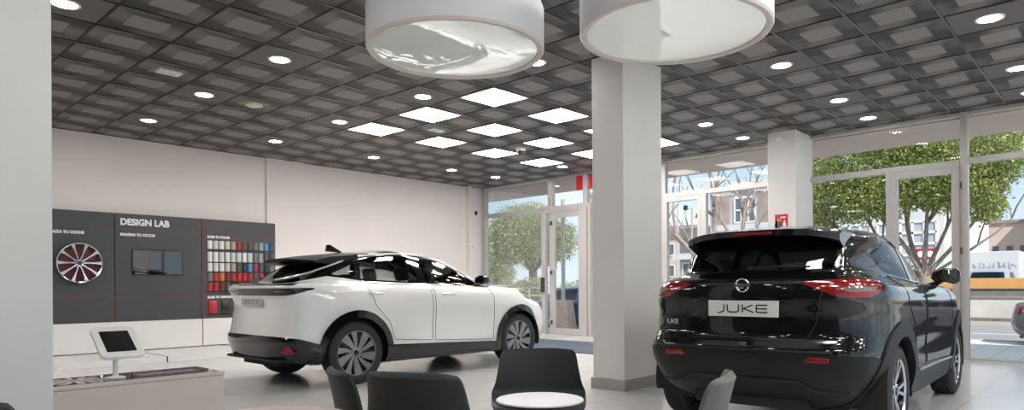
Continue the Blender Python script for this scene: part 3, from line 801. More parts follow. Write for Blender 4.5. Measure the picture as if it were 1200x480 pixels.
# floating rear spoiler, fin, tail details
sp = MB(); vs = []; fs = []; n = 17
for k in range(n):
    x = -.60 + 1.20 * k / (n - 1); a = abs(x) / .60; y0 = .36 + .16 * a ** 3; z0 = 1.490 - .035 * a ** 2
    vs += [(x, y0, z0), (x, .72, z0 + .05), (x, 1.10, z0 + .088), (x, 1.10, z0 + .03), (x, .72, z0 - .035), (x, y0 + .02, z0 - .025)]
for k in range(n - 1):
    for q in range(6): fs.append((k * 6 + q, k * 6 + (q + 1) % 6, (k + 1) * 6 + (q + 1) % 6, (k + 1) * 6 + q))
fs += [tuple(range(6)), tuple((n - 1) * 6 + q for q in range(6))]
sp.add(vs, fs); sp.build('spoiler', M_blackp, ariya, smooth=30)
fin = MB().add([(-.035, 1.25, 1.59), (.035, 1.25, 1.59), (.02, 1.02, 1.60), (-.02, 1.02, 1.60), (-.008, 1.03, 1.685), (.008, 1.03, 1.685), (0, 1.08, 1.69)], [(0, 1, 2, 3), (3, 2, 5, 4), (0, 3, 4, 6), (1, 0, 6), (2, 1, 6, 5), (4, 5, 6)])
fin.build('antenna_fin', M_blackg, ariya)
m = Matrix.Translation(cast.rear(0, .985, .006)) @ Matrix.Rotation(PI / 2 + .02, 4, 'X')
pl = MB().box((-.26, -.055, -.008), (.26, .055, .004), m, bev=.003).build('number_plate', mat('grey_plate', (.42, .42, .42), .4), ariya)
xf(text_mesh('ARIYA', .085, .0, .001, 1.3, 1.25, 'CENTER'), m @ Matrix.Translation((0, -.03, .005))).build('lettering', mat('plate_letter_grey', (.20, .20, .21), .4), pl)
a_ = MB(); c = cast.rear(.74, .44, .012); a_.prism([(-.09, -.03), (.09, -.03), (.02, .06), (-.03, .06)], 0, .02, Matrix.Translation(c) @ Matrix.Rotation(PI / 2, 4, 'X') @ Matrix.Rotation(.5, 4, 'Y')); a_.build('reflector', M_redlens, ariya)
MB().add(*(lambda P_: (P_, [(0, 1, 2, 3), (7, 6, 5, 4), (0, 4, 5, 1), (1, 5, 6, 2), (2, 6, 7, 3), (3, 7, 4, 0)]))([(-.62, .03, .31), (.62, .03, .31), (.80, .34, .28), (-.80, .34, .28), (-.62, .035, .335), (.62, .035, .335), (.84, .34, .33), (-.84, .34, .33)])).build('diffuser', M_blackp, ariya)
xf(text_mesh('e-4ORCE', .045, .001, .001, 1.2), Matrix.Translation(cast.rear(-.72, .80, .004)) @ Matrix.Rotation(PI / 2, 4, 'X')).build('badge', M_chrome, ariya)
for sg in (1, -1): p = cast.side(3.02, 1.155, sg); mirror(ariya, p.x, p.y, p.z, sg, M_blackg, .9)
rl = MB(); g0 = [cast.rear(x, 1.095, .008) for x in np.linspace(-.72, .72, 30)]; rl.tube(g0, .005, 6); rl.build('light_strip', M_redlens, ariya)
# ---- black crossover
M_blackpaint = mat('black_paint', (.003, .003, .0035), .2, spec=.15, coat=1)
JA = .037
juke = thing('crossover_car', 'glossy black crossover seen from behind at the right of the white pillar', 'car', (-2.17 + .77 * math.sin(JA), 5.37 - .77 * math.cos(JA), 0), JA)
H = (.77, 2.08, 3.406)
Lv = [
 level(.25, 4.00, (.24, .24, .20, .22, .22), (.66, .74, .76, .74, .62), hubs=H),
 level(.12, 4.10, (.34, .32, .25, .28, .26), (.74, .84, .83, .84, .70), hubs=H),
 level(.05, 4.17, (.44, .42, .36, .40, .38), (.80, .885, .86, .885, .76), hubs=H),
 level(.01, 4.21, (.56, .55, .48, .52, .52), (.845, .905, .893, .905, .80), hubs=H),
 level(.00, 4.21, (.66, .66, .62, .64, .64), (.855, .905, .885, .905, .81), hubs=H),
 level(.03, 4.20, (.715, .73, .72, .74, .72), (.85, .905, .89, .905, .80), hubs=H),
 level(.07, 4.17, (.77, .80, .80, .84, .80), (.845, .905, .893, .90, .78), hubs=H),
 level(.08, 4.10, (.90, .92, .90, .92, .88), (.84, .90, .90, .89, .74), hubs=H),
 level(.06, 4.00, (1.03, 1.05, 1.01, .99, .95), (.835, .895, .89, .87, .68), hubs=H),
 level(.07, 3.80, (1.13, 1.14, 1.07, 1.04, 1.00), (.80, .865, .865, .83, .62), hubs=H, cr=.34),
 level(.12, 3.55, (1.18, 1.19, 1.11, 1.075, 1.04), (.72, .80, .83, .78, .60), hubs=H, cr=.36),
 level(.20, 3.32, (1.21, 1.23, 1.16, 1.10, 1.08), (.66, .745, .79, .76, .64), cr=.34, cf=.42),
 level(.31, 2.90, (1.33, 1.34, 1.31, 1.28, 1.26), (.63, .71, .735, .715, .64), cr=.24, cf=.40),
 level(.40, 2.55, (1.44, 1.45, 1.45, 1.42, 1.41), (.60, .66, .675, .66, .60), cr=.22, cf=.36),
 level(.46, 2.35, (1.51, 1.52, 1.535, 1.51, 1.50), (.54, .59, .60, .58, .54), cr=.22, cf=.32),
 level(.55, 2.25, (1.545, 1.555, 1.575, 1.545, 1.54), (.40, .43, .44, .42, .40), cr=.2, cf=.3),
 level(.60, 2.18, (1.56, 1.57, 1.59, 1.56, 1.555), (.2, .22, .22, .2, .2), cr=.2, cf=.3),
 level(.62, 2.15, (1.565, 1.575, 1.595, 1.565, 1.56), (.0, .0, .0, .0, .0), cr=.2, cf=.3)]
lampJ = wrapp([(.50, 1.135), (.66, 1.155), (.95, 1.165), (1.30, 1.145), (1.24, 1.07), (1.06, 1.035), (.86, 1.035), (.74, 1.045), (.62, 1.09)], 1.0, .50)
lampJi = wrapp([(.74, 1.10), (.90, 1.113), (1.22, 1.108), (1.16, 1.078), (.92, 1.075), (.82, 1.08)], 1.0, .50)
castJ, loJ = build_car(juke, dict(levels=Lv, L=4.21, paint=M_blackpaint, upper_paint=M_blackpaint, R=.3425, hubs=(.77, 3.406), arch=(.39, .50), arch_z=.36, nu=11, nv=7,
    belt=[(-1, 1.195), (.3, 1.20), (.75, 1.215), (1.2, 1.14), (2.2, 1.105), (3.0, 1.09), (3.2, 1.09), (5, 1.09)],
    side_glass=[[(.80, 1.34), (1.0, 1.215), (1.62, 1.155), (1.60, 1.475), (1.25, 1.47), (.95, 1.425)], [(1.72, 1.15), (2.80, 1.125), (2.52, 1.30), (2.28, 1.41), (2.0, 1.465), (1.68, 1.475)]],
    rear_glass=[(-.1, 1.225), (.55, 1.235), (.575, 1.30), (.53, 1.41), (-.1, 1.425)], rear_glass_smax=.75, rear_glass_m=M_carglass,
    front_glass=[(-.1, 1.10), (.68, 1.12), (.54, 1.47), (-.1, 1.49)], front_glass_smin=2.2,
    lamps=[('lamp_insert', lampJi, M_clearlens), ('tail_lamp', lampJ, M_redlens),
           ('headlamp', lambda V: np.maximum.reduce([np.hypot((V[:, 1] - 4.05), (V[:, 2] - .78) * 1.1) - .11, .45 - np.abs(V[:, 0])]), M_clearlens)],
    clad_m=M_blackp, bumper_m=M_blackp,
    clad_line=[(0, .655), (.25, .64), (.5, .56), (.8, .50), (1.3, .47), (2.8, .40), (3.4, .42), (3.9, .46), (4.2, .52)],
    doors=[([(1.02, 1.19), (1.68, 1.14), (1.70, .80), (1.64, .47), (1.28, .50), (1.22, .80), (1.0, .98)], None),
           ([(1.71, 1.135), (2.92, 1.095), (2.96, .80), (2.88, .44), (1.70, .48), (1.74, .80)], (1.88, 1.03))],
    handle_m=M_blackpaint, belt_h=1.10, dash=2.5, seats=[(-.36, 1.85), (.36, 1.85), (-.34, 1.0), (.34, 1.0)], ww=.885, rim=.25, tw=.225, seat_z=.27, style='five'))
# spoiler over the rear window
vs = []; fs = []; n = 25
for k in range(n):
    x = -.585 + 1.17 * k / (n - 1); a = abs(x) / .585; y0 = .235 + .13 * a ** 4; z0 = 1.532 - .05 * a ** 4
    vs += [(x, y0, z0), (x, .45, z0 + .035 - .01 * a ** 3), (x, .80, z0 + .045 - .02 * a ** 3), (x, .80, z0 + .0), (x, .48, z0 - .09), (x, y0 + .01, z0 - .045)]
for k in range(n - 1):
    for q in range(6): fs.append((k * 6 + q, k * 6 + (q + 1) % 6, (k + 1) * 6 + (q + 1) % 6, (k + 1) * 6 + q))
fs += [tuple(range(6)), tuple((n - 1) * 6 + q for q in range(6))]
MB().add(vs, fs).build('spoiler', M_blackpaint, juke, smooth=30)
MB().box((-.15, .222, 1.497), (.15, .26, 1.518), bev=.004).build('brake_lamp', M_redlens, juke)
MB().add([(-.03, .95, 1.56), (.03, .95, 1.56), (.018, .74, 1.56), (-.018, .74, 1.56), (-.008, .75, 1.64), (.008, .75, 1.64), (0, .80, 1.645)], [(0, 1, 2, 3), (3, 2, 5, 4), (0, 3, 4, 6), (1, 0, 6), (2, 1, 6, 5), (4, 5, 6)]).build('antenna_fin', M_blackpaint, juke)
# wiper
wp = MB(); pts = [castJ.rear(x, 1.245 + .012 * math.sin((x + .05) * 5), .03) for x in np.linspace(.0, .42, 10)]
wp.tube(pts, [.014] + [.008] * 8 + [.005], 8); p = castJ.rear(0, 1.24, .015); wp.cyl((p.x, p.y, p.z - .0), .028, .02, 14, Matrix.Identity(4)); wp.build('wiper', M_blackp, juke, smooth=True)
# plate panel and lettering
m = Matrix.Translation(castJ.rear(0, .955, .016)) @ Matrix.Rotation(PI / 2, 4, 'X')
pl = MB().box((-.262, -.058, -.012), (.262, .058, .004), m, bev=.003).build('number_plate', mat('pale_plate', (.62, .62, .61), .35), juke)
def strokes(mb, segs, t, m):
    for s_ in segs:
        for a, b in zip(s_[:-1], s_[1:]):
            a, b = Vector((*a, 0)), Vector((*b, 0)); d = (b - a).normalized(); nrm = Vector((-d.y, d.x, 0)) * t / 2; a2, b2 = a - d * t * .3, b + d * t * .3
            mb.prism([(a2 + nrm)[:2], (a2 - nrm)[:2], (b2 - nrm)[:2], (b2 + nrm)[:2]], .004, .006, m)
def juke_word(mb, sx, sy, t, m):
    J_ = [[(.21, 1), (.21, .35), (.19, .15), (.12, .0), (-.02, -.12)]]
    U_ = [[(.34, 1), (.34, .25), (.38, .07), (.44, 0), (.68, 0), (.74, .07), (.78, .25), (.78, 1)]]
    K_ = [[(.93, 1), (.93, 0)], [(1.30, 1), (.97, .50), (1.34, 0)]]
    E_ = [[(1.86, 1), (1.50, 1), (1.46, .9), (1.46, .1), (1.50, 0), (1.86, 0)], [(1.46, .5), (1.84, .5)]]
    for g_ in (J_, U_, K_, E_): strokes(mb, [[((x - .92) * sx, (y - .5) * sy) for x, y in s_] for s_ in g_], t, m)
tm = MB(); juke_word(tm, .195, .052, .0095, m); tm.build('lettering', M_dark, pl)
tm = MB(); juke_word(tm, .085, .030, .007, Matrix.Translation(castJ.rear(-.60, .845, .006)) @ Matrix.Rotation(-.45, 4, 'Z') @ Matrix.Rotation(PI / 2, 4, 'X')); tm.build('badge', M_chrome, juke)
# round emblem with its bar
m = Matrix.Translation(castJ.rear(0, 1.125, .012)) @ Matrix.Rotation(PI / 2 + .1, 4, 'X')
em = MB()
for a0, a1 in ((.22, PI - .22), (PI + .22, 2 * PI - .22)): em.tube([(.047 * math.cos(a0 + (a1 - a0) * k / 20), .047 * math.sin(a0 + (a1 - a0) * k / 20), 0) for k in range(21)], .006, 8, mtx=m)
em = em.build('emblem', M_chrome, juke, smooth=True)
xf(text_mesh('NISSAN', .028, .0006, .002, 1.25, 1.05, 'CENTER'), m @ Matrix.Translation((0, -.010, .0))).build('lettering', M_chrome, em)
for sg in (1, -1):
    c = castJ.rear(sg * .52, .615, .012); MB().box((c.x - .085, c.y - .004, c.z - .018), (c.x + .085, c.y + .02, c.z + .018), bev=.006).build('reflector', M_redlens, juke)
    p = castJ.side(2.60, 1.11, sg); mirror(juke, p.x - sg * .05, p.y, p.z, sg, M_blackg, 1.0)
# lower bumper moulding: raised diffuser frame
dm = MB()
for sg in (1, -1):
    pts = [castJ.rear(sg * x, z, .012) for x, z in ((.0, .455), (.25, .455), (.40, .45), (.47, .40), (.56, .385), (.70, .39))]
    dm.tube(pts, .016, 8)
pts = [castJ.rear(x, .665, .004) for x in np.linspace(-.62, .62, 20)]; dm.tube(pts, .010, 8)
dm.build('bumper_moulding', M_blackp, juke, smooth=True)
# tailgate shut lines
tg = MB()
for poly in ([(-.56, 1.16), (-.53, 1.02), (-.50, .86), (-.44, .735), (.44, .735), (.50, .86), (.53, 1.02), (.56, 1.16)],):
    tg.tube([castJ.rear(x, z, .0012) for x, z in densify(poly, .04)], .0035, 5)
tg.build('tailgate_gap', M_dark, juke)
# bright strip along the sill
for sg in (1, -1):
    pts = [castJ.side(y, .455 - .02 * (y - 1.3), sg, .012) for y in np.linspace(1.32, 2.85, 16)]
    MB().tube(pts, .012, 8).build('sill_strip', mat('sill_silver', (.42, .41, .40), .3, .7), juke, smooth=True)

# ------------------------------------------------------------------ display wall
PX = LX + .10       # front face of the panels
dw = thing('display_wall', 'charcoal and white design display wall with white lettering along the left wall', 'display wall', (LX, 4.2, 0))
def dwb(name, boxes, m, parent=dw, bev=0, **k):
    mb = MB()
    for a, b in boxes: mb.box((a[0] - LX, a[1] - 4.2, a[2]), (b[0] - LX, b[1] - 4.2, b[2]), bev=bev)
    return mb.build(name, m, parent, **k)
dwb('panel', [((LX + .01, 1.9, .58), (PX - .012, 3.61, 2.36))], M_char, bev=.004)
dwb('panel', [((LX + .01, 3.615, .58), (PX, 4.985, 2.36))], M_char, bev=.004)
dwb('panel', [((LX + .01, 4.992, .10), (PX - .004, 6.36, 2.36))], M_char, bev=.004)
dwb('white_base', [((LX + .01, 1.9, .10), (PX + .01, 4.985, .577)), ((LX + .01, 4.992, .10), (PX + .012, 6.36, .577))], M_white, bev=.004)
dwb('step', [((LX + .01, 1.9, .0), (LX + 1.5, 3.90, .085)), ((LX + .01, 3.91, .0), (LX + 1.5, 5.30, .085)), ((LX + .01, 5.31, .0), (LX + 1.3, 6.4, .085))], M_white, bev=.004)
dwb('red_line', [((PX - .002, 1.9, 2.100), (PX - .009, 3.61, 2.106)), ((PX - .001, 3.62, 2.100), (PX + .003, 4.985, 2.106)), ((PX - .004, 4.992, 2.100), (PX - .001, 6.36, 2.106)),
                 ((PX - .012, 1.9, .985), (PX - .009, 3.61, .991)), ((PX, 3.62, .985), (PX + .003, 4.985, .991)), ((PX - .004, 4.992, .985), (PX - .001, 6.36, .991)),
                 ((PX - .03, 4.983, .10), (PX + .014, 4.994, 2.36)), ((PX - .02, 3.608, .10), (PX - .01, 3.616, .98))], M_red)
dwb('shadow_gap', [((LX + .02, 3.895, .0), (LX + 1.503, 3.912, .088)), ((LX + .02, 5.295, .0), (LX + 1.503, 5.312, .088))], M_dark)
def wall_text(s, y, z, size, bold, name, xx=PX + .003, stretch=1.0):
    m = Matrix(((0, 0, 1, xx - LX), (1, 0, 0, y - 4.2), (0, 1, 0, z), (0, 0, 0, 1)))
    return xf(text_mesh(s, size, bold, .002, stretch), m).build(name, M_text, dw)
wall_text('DESIGN LAB', 3.69, 2.175, .146, .0065, 'title_lettering', stretch=.94)
wall_text('IMAGINA TU COCHE', 3.69, 1.995, .060, .0032, 'lettering', stretch=.92)
wall_text('PERSONALIZA TU COCHE', 2.535, 1.995, .060, .0032, 'lettering', PX - .008, .92)
wall_text('ELIGE TU COLOR', 5.08, 2.025, .056, .0032, 'lettering', PX - .001, .92)
wall_text('ELIGE TU TAPICERÍA', 5.08, .94, .056, .0032, 'lettering', PX - .001, .92)
# screen
tv = thing('wall_screen', 'dark wide screen set into the charcoal panel under the white title lettering', 'screen', (PX, 4.255, 1.56))
MB().box((.001, -.40, -.215), (.012, .40, .215), bev=.004).build('frame', M_blackp, tv)
MB().box((.010, -.385, -.20), (.0135, .385, .20)).build('display', mat('screen_glass', (.010, .010, .012), .03, coat=1, spec=.9), tv)
# alloy wheel on the wall
aw = thing('alloy_wheel', 'bare alloy wheel with ten bright spokes hung on the charcoal panel', 'wheel', (PX, 3.10, 1.53))
mm = Matrix.Rotation(PI / 2, 4, 'Y')
MB().lathe([(.315, .0), (.315, .012), (.30, .02), (.10, .02), (.0, .02)], 64, mm).build('dark_red_back', mat('deep_red_disc', (.11, .012, .016), .45), aw, smooth=True)
MB().lathe([(.29, .02), (.295, .09), (.312, .10), (.318, .085), (.318, .02)], 72, mm, cap=False).build('rim', M_rims, aw, smooth=True)
s_ = MB()
for k in range(10):
    a = 2 * PI * k / 10 + PI / 2; ca, sa = math.cos(a), math.sin(a); vs = []
    for r_, hw, z in ((.045, .020, .075), (.13, .012, .085), (.22, .020, .092), (.300, .040, .096)):
        for u, dz in ((-hw, -.03), (-hw * .7, 0), (hw * .7, 0), (hw, -.03)): vs.append((r_ * ca - u * sa, r_ * sa + u * ca, z + dz))
    fs = [(q * 4 + p, q * 4 + p + 1, q * 4 + p + 5, q * 4 + p + 4) for q in range(3) for p in range(3)] + [(3, 2, 1, 0), (12, 13, 14, 15)]
    s_.add(vs, fs, mm)
s_.lathe([(.06, .03), (.058, .075), (.045, .085), (.03, .078)], 32, mm, cap=False)
s_.build('spokes', M_rims, aw, smooth=30)
MB().lathe([(.03, .05), (.03, .080), (.0, .082)], 24, mm).build('hub_cap', mat('deep_red_disc'), aw, smooth=True)
# paint samples
COLS = dict(w=('white', (.72, .72, .70)), p=('pearl white', (.62, .62, .60)), c=('cream', (.58, .55, .46)), b=('beige', (.40, .33, .26)), r=('red', (.42, .02, .02)), d=('dark red', (.17, .012, .015)),
            o=('orange', (.55, .14, .02)), n=('brown', (.14, .08, .055)), g=('grey', (.18, .18, .18)), s=('silver', (.32, .33, .33)), k=('black', (.02, .02, .022)), u=('bright blue', (.03, .28, .60)), v=('dark grey', (.07, .075, .08)))
ROWS = ['wpwcbrnngskv', 'wwpwppwpgsvv', 'wpwcbvkurvkg', 'grodrrrrvrkr', 'rrdvkdrrkvkd']
ROWS[0] = 'wpwcbrnngsuv'
first = None
for ri, row in enumerate(ROWS):
    for ci, ch in enumerate(row):
        y = 5.125 + ci * .105; z = (1.90, 1.685, 1.50, 1.325, 1.145)[ri]; nm, col = COLS[ch]
        if ri == 4 and ci > 8: continue
        lab = '%s car paint sample, %s from the left in the %s row' % (nm, ORD[ci], ['top', 'second', 'third', 'fourth', 'lowest'][ri])
        mcol = mat('sample_' + nm.replace(' ', '_'), col, .25, coat=.6)
        hh = .088 if ri == 1 else .075
        t = thing('paint_sample', lab, 'colour sample', (PX, y, z), group='car paint samples on the display wall')
        key = (hh, ch)
        body = MB()
        n = 6; vs = []; 
        for k in range(n + 1):
            a = -1 + 2 * k / n; xx = .004 + .022 * (1 - a * a)
            vs += [(xx, a * .042, -hh), (xx, a * .042, hh)]
        vs += [(-.002, -.042, -hh), (-.002, -.042, hh), (-.002, .042, -hh), (-.002, .042, hh)]
        fs = [(2 * k, 2 * k + 2, 2 * k + 3, 2 * k + 1) for k in range(n)] + [(2 * n + 2, 0, 1, 2 * n + 3), (2 * n, 2 * n + 4, 2 * n + 5, 2 * n + 1), (2 * n + 2, 2 * n + 4, 2 * n + 5, 2 * n + 3)]
        fs += [tuple([2 * n + 2] + [2 * k for k in range(n + 1)] + [2 * n + 4]), tuple([2 * n + 3] + [2 * k + 1 for k in range(n + 1)] + [2 * n + 5])]
        body.add(vs, fs); body.build('painted_shell', mcol, t, smooth=40)
        MB().box((-.002, -.044, -hh - .014), (.020, .044, -hh - .001)).build('caption_strip', M_blackp, t)
for k, (yy, nm, cm_) in enumerate(((5.17, 'large glossy red upholstery sample', 'sample_red'), (5.40, 'large dark upholstery sample beside the glossy red one', 'sample_black'), (5.63, 'large grey upholstery sample at the lower right of the display wall', 'sample_grey'))):
    t = thing('upholstery_sample', nm, 'material sample', (PX, yy, .78))
    MB().lathe([(.0, -.115), (.075, -.115), (.08, -.11), (.08, .11), (.075, .115), (0, .115)], 24, Matrix.Diagonal((.45, 1, 1, 1))).build('roll', MATS[cm_], t, smooth=True)
    MB().box((-.002, -.09, -.135), (.015, .09, -.12)).build('caption_strip', M_blackp, t)

# ------------------------------------------------------------------ low display counter with tablet
M_cream = mat('counter_laminate', (.60, .53, .48), .55, noise=(2, .03))
ct = thing('display_counter', 'low beige display counter with a dark glass top beside the near pillar', 'counter', (-4.70, 1.44, 0))
MB().box((-.22, -.50, 0), (.20, .50, .555), bev=.004).build('body', M_cream, ct)
MB().box((-.225, -.505, .557), (.205, .505, .578), bev=.003).build('top_edge', M_cream, ct)
MB().box((-.20, -.485, .5785), (.165, .485, .582)).build('glass_top', mat('mahogany_glass', (.115, .035, .035), .06, coat=1), ct)
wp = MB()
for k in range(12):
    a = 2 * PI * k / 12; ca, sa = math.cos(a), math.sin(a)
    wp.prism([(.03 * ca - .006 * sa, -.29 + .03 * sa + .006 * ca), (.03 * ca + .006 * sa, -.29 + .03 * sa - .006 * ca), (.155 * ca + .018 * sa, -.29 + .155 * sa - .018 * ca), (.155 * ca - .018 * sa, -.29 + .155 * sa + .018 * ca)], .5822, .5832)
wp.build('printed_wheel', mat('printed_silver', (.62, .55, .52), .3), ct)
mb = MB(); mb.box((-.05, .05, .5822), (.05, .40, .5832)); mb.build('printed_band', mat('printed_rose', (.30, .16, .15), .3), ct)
tb = thing('tablet_stand', 'white tablet on a slim white stand standing on the beige counter', 'tablet', (-4.63, 1.345, .5835))
MB().lathe([(.0, 0), (.055, 0), (.055, .008), (.02, .014), (.0, .014)], 28).build('base', M_whitem, tb, smooth=True)
MB().tube([(0, 0, .01), (0, 0, .14), (-.01, .0, .19)], [.016, .015, .014], 14).build('stem', M_whitem, tb, smooth=True)
mt_ = Matrix.Translation((-.012, .015, .215)) @ Matrix.Rotation(math.radians(33), 4, 'Y')      # local x runs down the slope
def rrect(hx, hy, r_, n=6):
    return [(sx * (hx - r_) + r_ * math.cos(a0 + PI / 2 * k / n), sy * (hy - r_) + r_ * math.sin(a0 + PI / 2 * k / n)) for sx, sy, a0 in ((1, 1, 0), (-1, 1, PI / 2), (-1, -1, PI), (1, -1, 3 * PI / 2)) for k in range(n + 1)]
MB().prism(rrect(.155, .118, .035), -.010, .010, mt_).build('tablet_case', M_whitem, tb, smooth=30)
MB().prism(rrect(.104, .080, .004), .0102, .0118, mt_).build('tablet_screen', mat('tablet_screen', (.006, .006, .007), .08, coat=1), tb)

# ------------------------------------------------------------------ lounge chairs and side tables
M_leather = mat('black_leather', (.020, .020, .021), .48, spec=.4, bump=(220, .25))
M_grey_l = mat('grey_leather', (.11, .103, .096), .5, bump=(220, .25))
PROF = [(.20, .392, .22, -.03, 0), (.185, .412, .235, -.02, 0), (.12, .425, .25, -.01, .006), (0, .42, .262, 0, .014), (-.11, .418, .268, .0, .03), (-.17, .435, .268, .01, .04), (-.20, .47, .262, .03, .02), (-.215, .53, .248, .045, 0), (-.235, .62, .232, .05, 0), (-.255, .70, .220, .045, 0), (-.268, .742, .205, .04, -.012)]
def shell(rows, m, name, parent, th=.034):
    nu = 16; vs = []; n = len(rows)
    rows = catmull(np.array(rows), 3, False)
    n = len(rows)
    for side_ in (0, 1):
        for i, (y, z, hw, curl, lift) in enumerate(rows):
            a = rows[min(i + 1, n - 1)] - rows[max(i - 1, 0)]; L_ = math.hypot(a[0], a[1]); ny, nz = a[1] / L_, -a[0] / L_      # outward-facing (back / underside)
            s = -1 if ny > 0 else 1
            nyv, nzv = -abs(a[1]) / L_, -abs(a[0]) / L_
            for k in range(nu + 1):
                u = -1 + 2 * k / nu
                e = th * (1 - .55 * u ** 8) * (.5 if i in (0, n - 1) else 1) * side_
                vs.append((u * hw, y + curl * u * u + nyv * e, z + lift * u ** 4 + nzv * e))
    fs = []; W = nu + 1; off = n * W
    for i in range(n - 1):
        for k in range(nu):
            q = (i * W + k, i * W + k + 1, (i + 1) * W + k + 1, (i + 1) * W + k); fs.append(q); fs.append(tuple(v + off for v in q[::-1]))
    for i in range(n - 1):
        fs.append((i * W, (i + 1) * W, (i + 1) * W + off, i * W + off)); fs.append((i * W + nu, i * W + nu + off, (i + 1) * W + nu + off, (i + 1) * W + nu))
    for k in range(nu):
        fs.append((k, k + off, k + 1 + off, k + 1)); b = (n - 1) * W; fs.append((b + k, b + k + 1, b + k + 1 + off, b + k + off))
    return MB().add(vs, fs).build(name, m, parent, smooth=50)
def make_chair(label, m, loc, rz, s=1.0):
    t = thing('lounge_chair', label, 'chair', (*loc, 0), rz, 'lounge chairs around the small tables'); t.scale = (s, s, s)
    shell(PROF[:6], m, 'seat', t); shell(PROF[5:], m, 'backrest', t)
    MB().cyl((0, -.01, .05), .026, .345, 16).build('column', M_blackp, t, smooth=True)
    b_ = MB()
    for k in range(4):
        a = PI / 4 + PI / 2 * k; b_.tube([(0, -.01, .055), (.25 * math.cos(a), -.01 + .25 * math.sin(a), .020)], [.022, .014], 10)
        b_.cyl((.25 * math.cos(a), -.01 + .25 * math.sin(a), 0), .018, .02, 10)
    b_.build('star_base', M_blackp, t, smooth=True)
    return t
make_chair('dark shell chair seen side-on, leaning in front of the rear wheel of the white car', M_leather, (-3.0, 2.13), -.339, .96)
make_chair('black lounge chair turned away from the viewer, wide square back, right of the side-on chair', M_leather, (-2.38, 2.0), .376, 1.04)
make_chair('charcoal lounge chair facing the viewer behind the small round white table', M_leather, (-2.72, 3.07), -2.409, .98).scale = (1.1, .96, .98)
make_chair('grey leather chair seen edge-on in front of the black car', M_grey_l, (-1.53, 2.53), 1.902, 1.03)
make_chair('dark chair just showing its back corner at the lower left edge of the photo', M_leather, (-3.03, .46), .9, 1.045)
def side_table(label, loc, r_, h_, mtop):
    t = thing('side_table', label, 'table', (*loc, 0))
    MB().lathe([(0, h_ - .022), (r_ - .012, h_ - .022), (r_ - .002, h_ - .012), (r_ - .001, h_ - .008)], 64, cap=False).build('edge', M_blackp, t, smooth=True)
    MB().lathe([(0, h_ - .018), (r_ - .003, h_ - .010), (r_, h_ - .006), (r_ - .003, h_), (0, h_)], 64, cap=False).build('tabletop', mtop, t, smooth=30)
    MB().cyl((0, 0, .02), .022, h_ - .04, 16).build('column', M_blackp, t, smooth=True)
    MB().lathe([(0, 0), (r_ * .62, 0), (r_ * .62, .010), (.04, .024), (0, .024)], 48).build('foot', M_blackp, t, smooth=True)
side_table('small round table with pale speckled grey top before the charcoal chair', (-2.385, 2.70), .235, .525, mat('pale_grey_top', (.60, .59, .61), .35, noise=(60, .10)))
side_table('round table with pinkish beige top, cropped by the bottom edge of the photo', (-2.72, 1.36), .33, .575, mat('beige_top', (.55, .44, .40), .35, noise=(40, .04)))

# entrance mat, fire sign, stickers, small wall fittings
mt = MB().box((-9.7, 8.85, .001), (-6.2, 10.65, .014), bev=.005).build('entrance_mat', mat('blue_grey_mat', (.07, .085, .115), .95, bump=(400, .6), noise=(8, .12)), None)
tag(mt, 'blue grey entrance mat on the floor inside the glass door', 'mat')
fs_ = thing('fire_sign', 'small red fire equipment sign on the pillar behind the black car', 'sign', (-4.335, 10.898, 2.13))
MB().box((-.105, -.006, -.14), (.105, 0, .14), bev=.002).build('board', mat('sign_red', (.55, .02, .02), .4), fs_)
g_ = MB(); F_ = Matrix.Rotation(PI / 2, 4, 'X')
g_.prism([(-.07, -.10), (-.035, -.10), (-.035, .02), (-.045, .04), (-.06, .04), (-.07, .02)], .0062, .0075, F_); g_.tube([(-.052, -.007, .04), (-.052, -.007, .075), (-.02, -.007, .07), (-.015, -.007, .03)], .006, 6)
g_.prism([(.02, -.09), (.055, -.11), (.075, -.06), (.07, .0), (.05, .06), (.035, .0), (.02, -.04)], .0062, .0075, F_); g_.prism([(-.01, .08), (.07, .08), (.07, .10), (-.01, .10)], .0062, .0075, F_)
g_.build('pictogram', M_text, fs_)
for k, (xa, xb, lab) in enumerate(((-8.15, -7.95, 'square red sticker high on the glass left of the door post'), (-7.78, -7.50, 'square red sticker high on the glass right of the door post'))):
    o = MB().box((xa, -.012, 3.24), (xb, -.007, 3.56), WM).build('window_sticker', mat('sticker_red', (.60, .02, .025), .4), None); tag(o, lab, 'sticker')
t = thing('wall_socket', 'small grey wall fitting on the far end of the left wall', 'wall fitting', (LX + .13, 11.47, 2.12))
MB().box((-.001, -.05, -.06), (.035, .05, .06), bev=.008).build('cover', M_whitem, t); MB().box((.034, -.012, -.02), (.040, .012, .02)).build('switch', M_blackp, t)
t = thing('sensor', 'small dark sensor on the wall corner beside the window front', 'sensor', (LX + .001, 11.75, 2.98))
MB().box((0, -.03, -.05), (.04, .03, .05), bev=.008).build('housing', M_blackp, t); MB().lathe([(.018, 0), (.012, .012), (0, .014)], 14, Matrix.Translation((.04, 0, 0)) @ Matrix.Rotation(PI / 2, 4, 'Y')).build('lens', M_dark, t)
t = thing('detector', 'small white detector at the top of the right pillar', 'detector', (-4.36, 10.899, 3.50))
MB().box((-.05, -.035, -.035), (.05, 0, .035), bev=.01).build('housing', M_whitem, t); MB().box((-.03, -.038, -.01), (.03, -.034, .012)).build('lens', M_white, t)

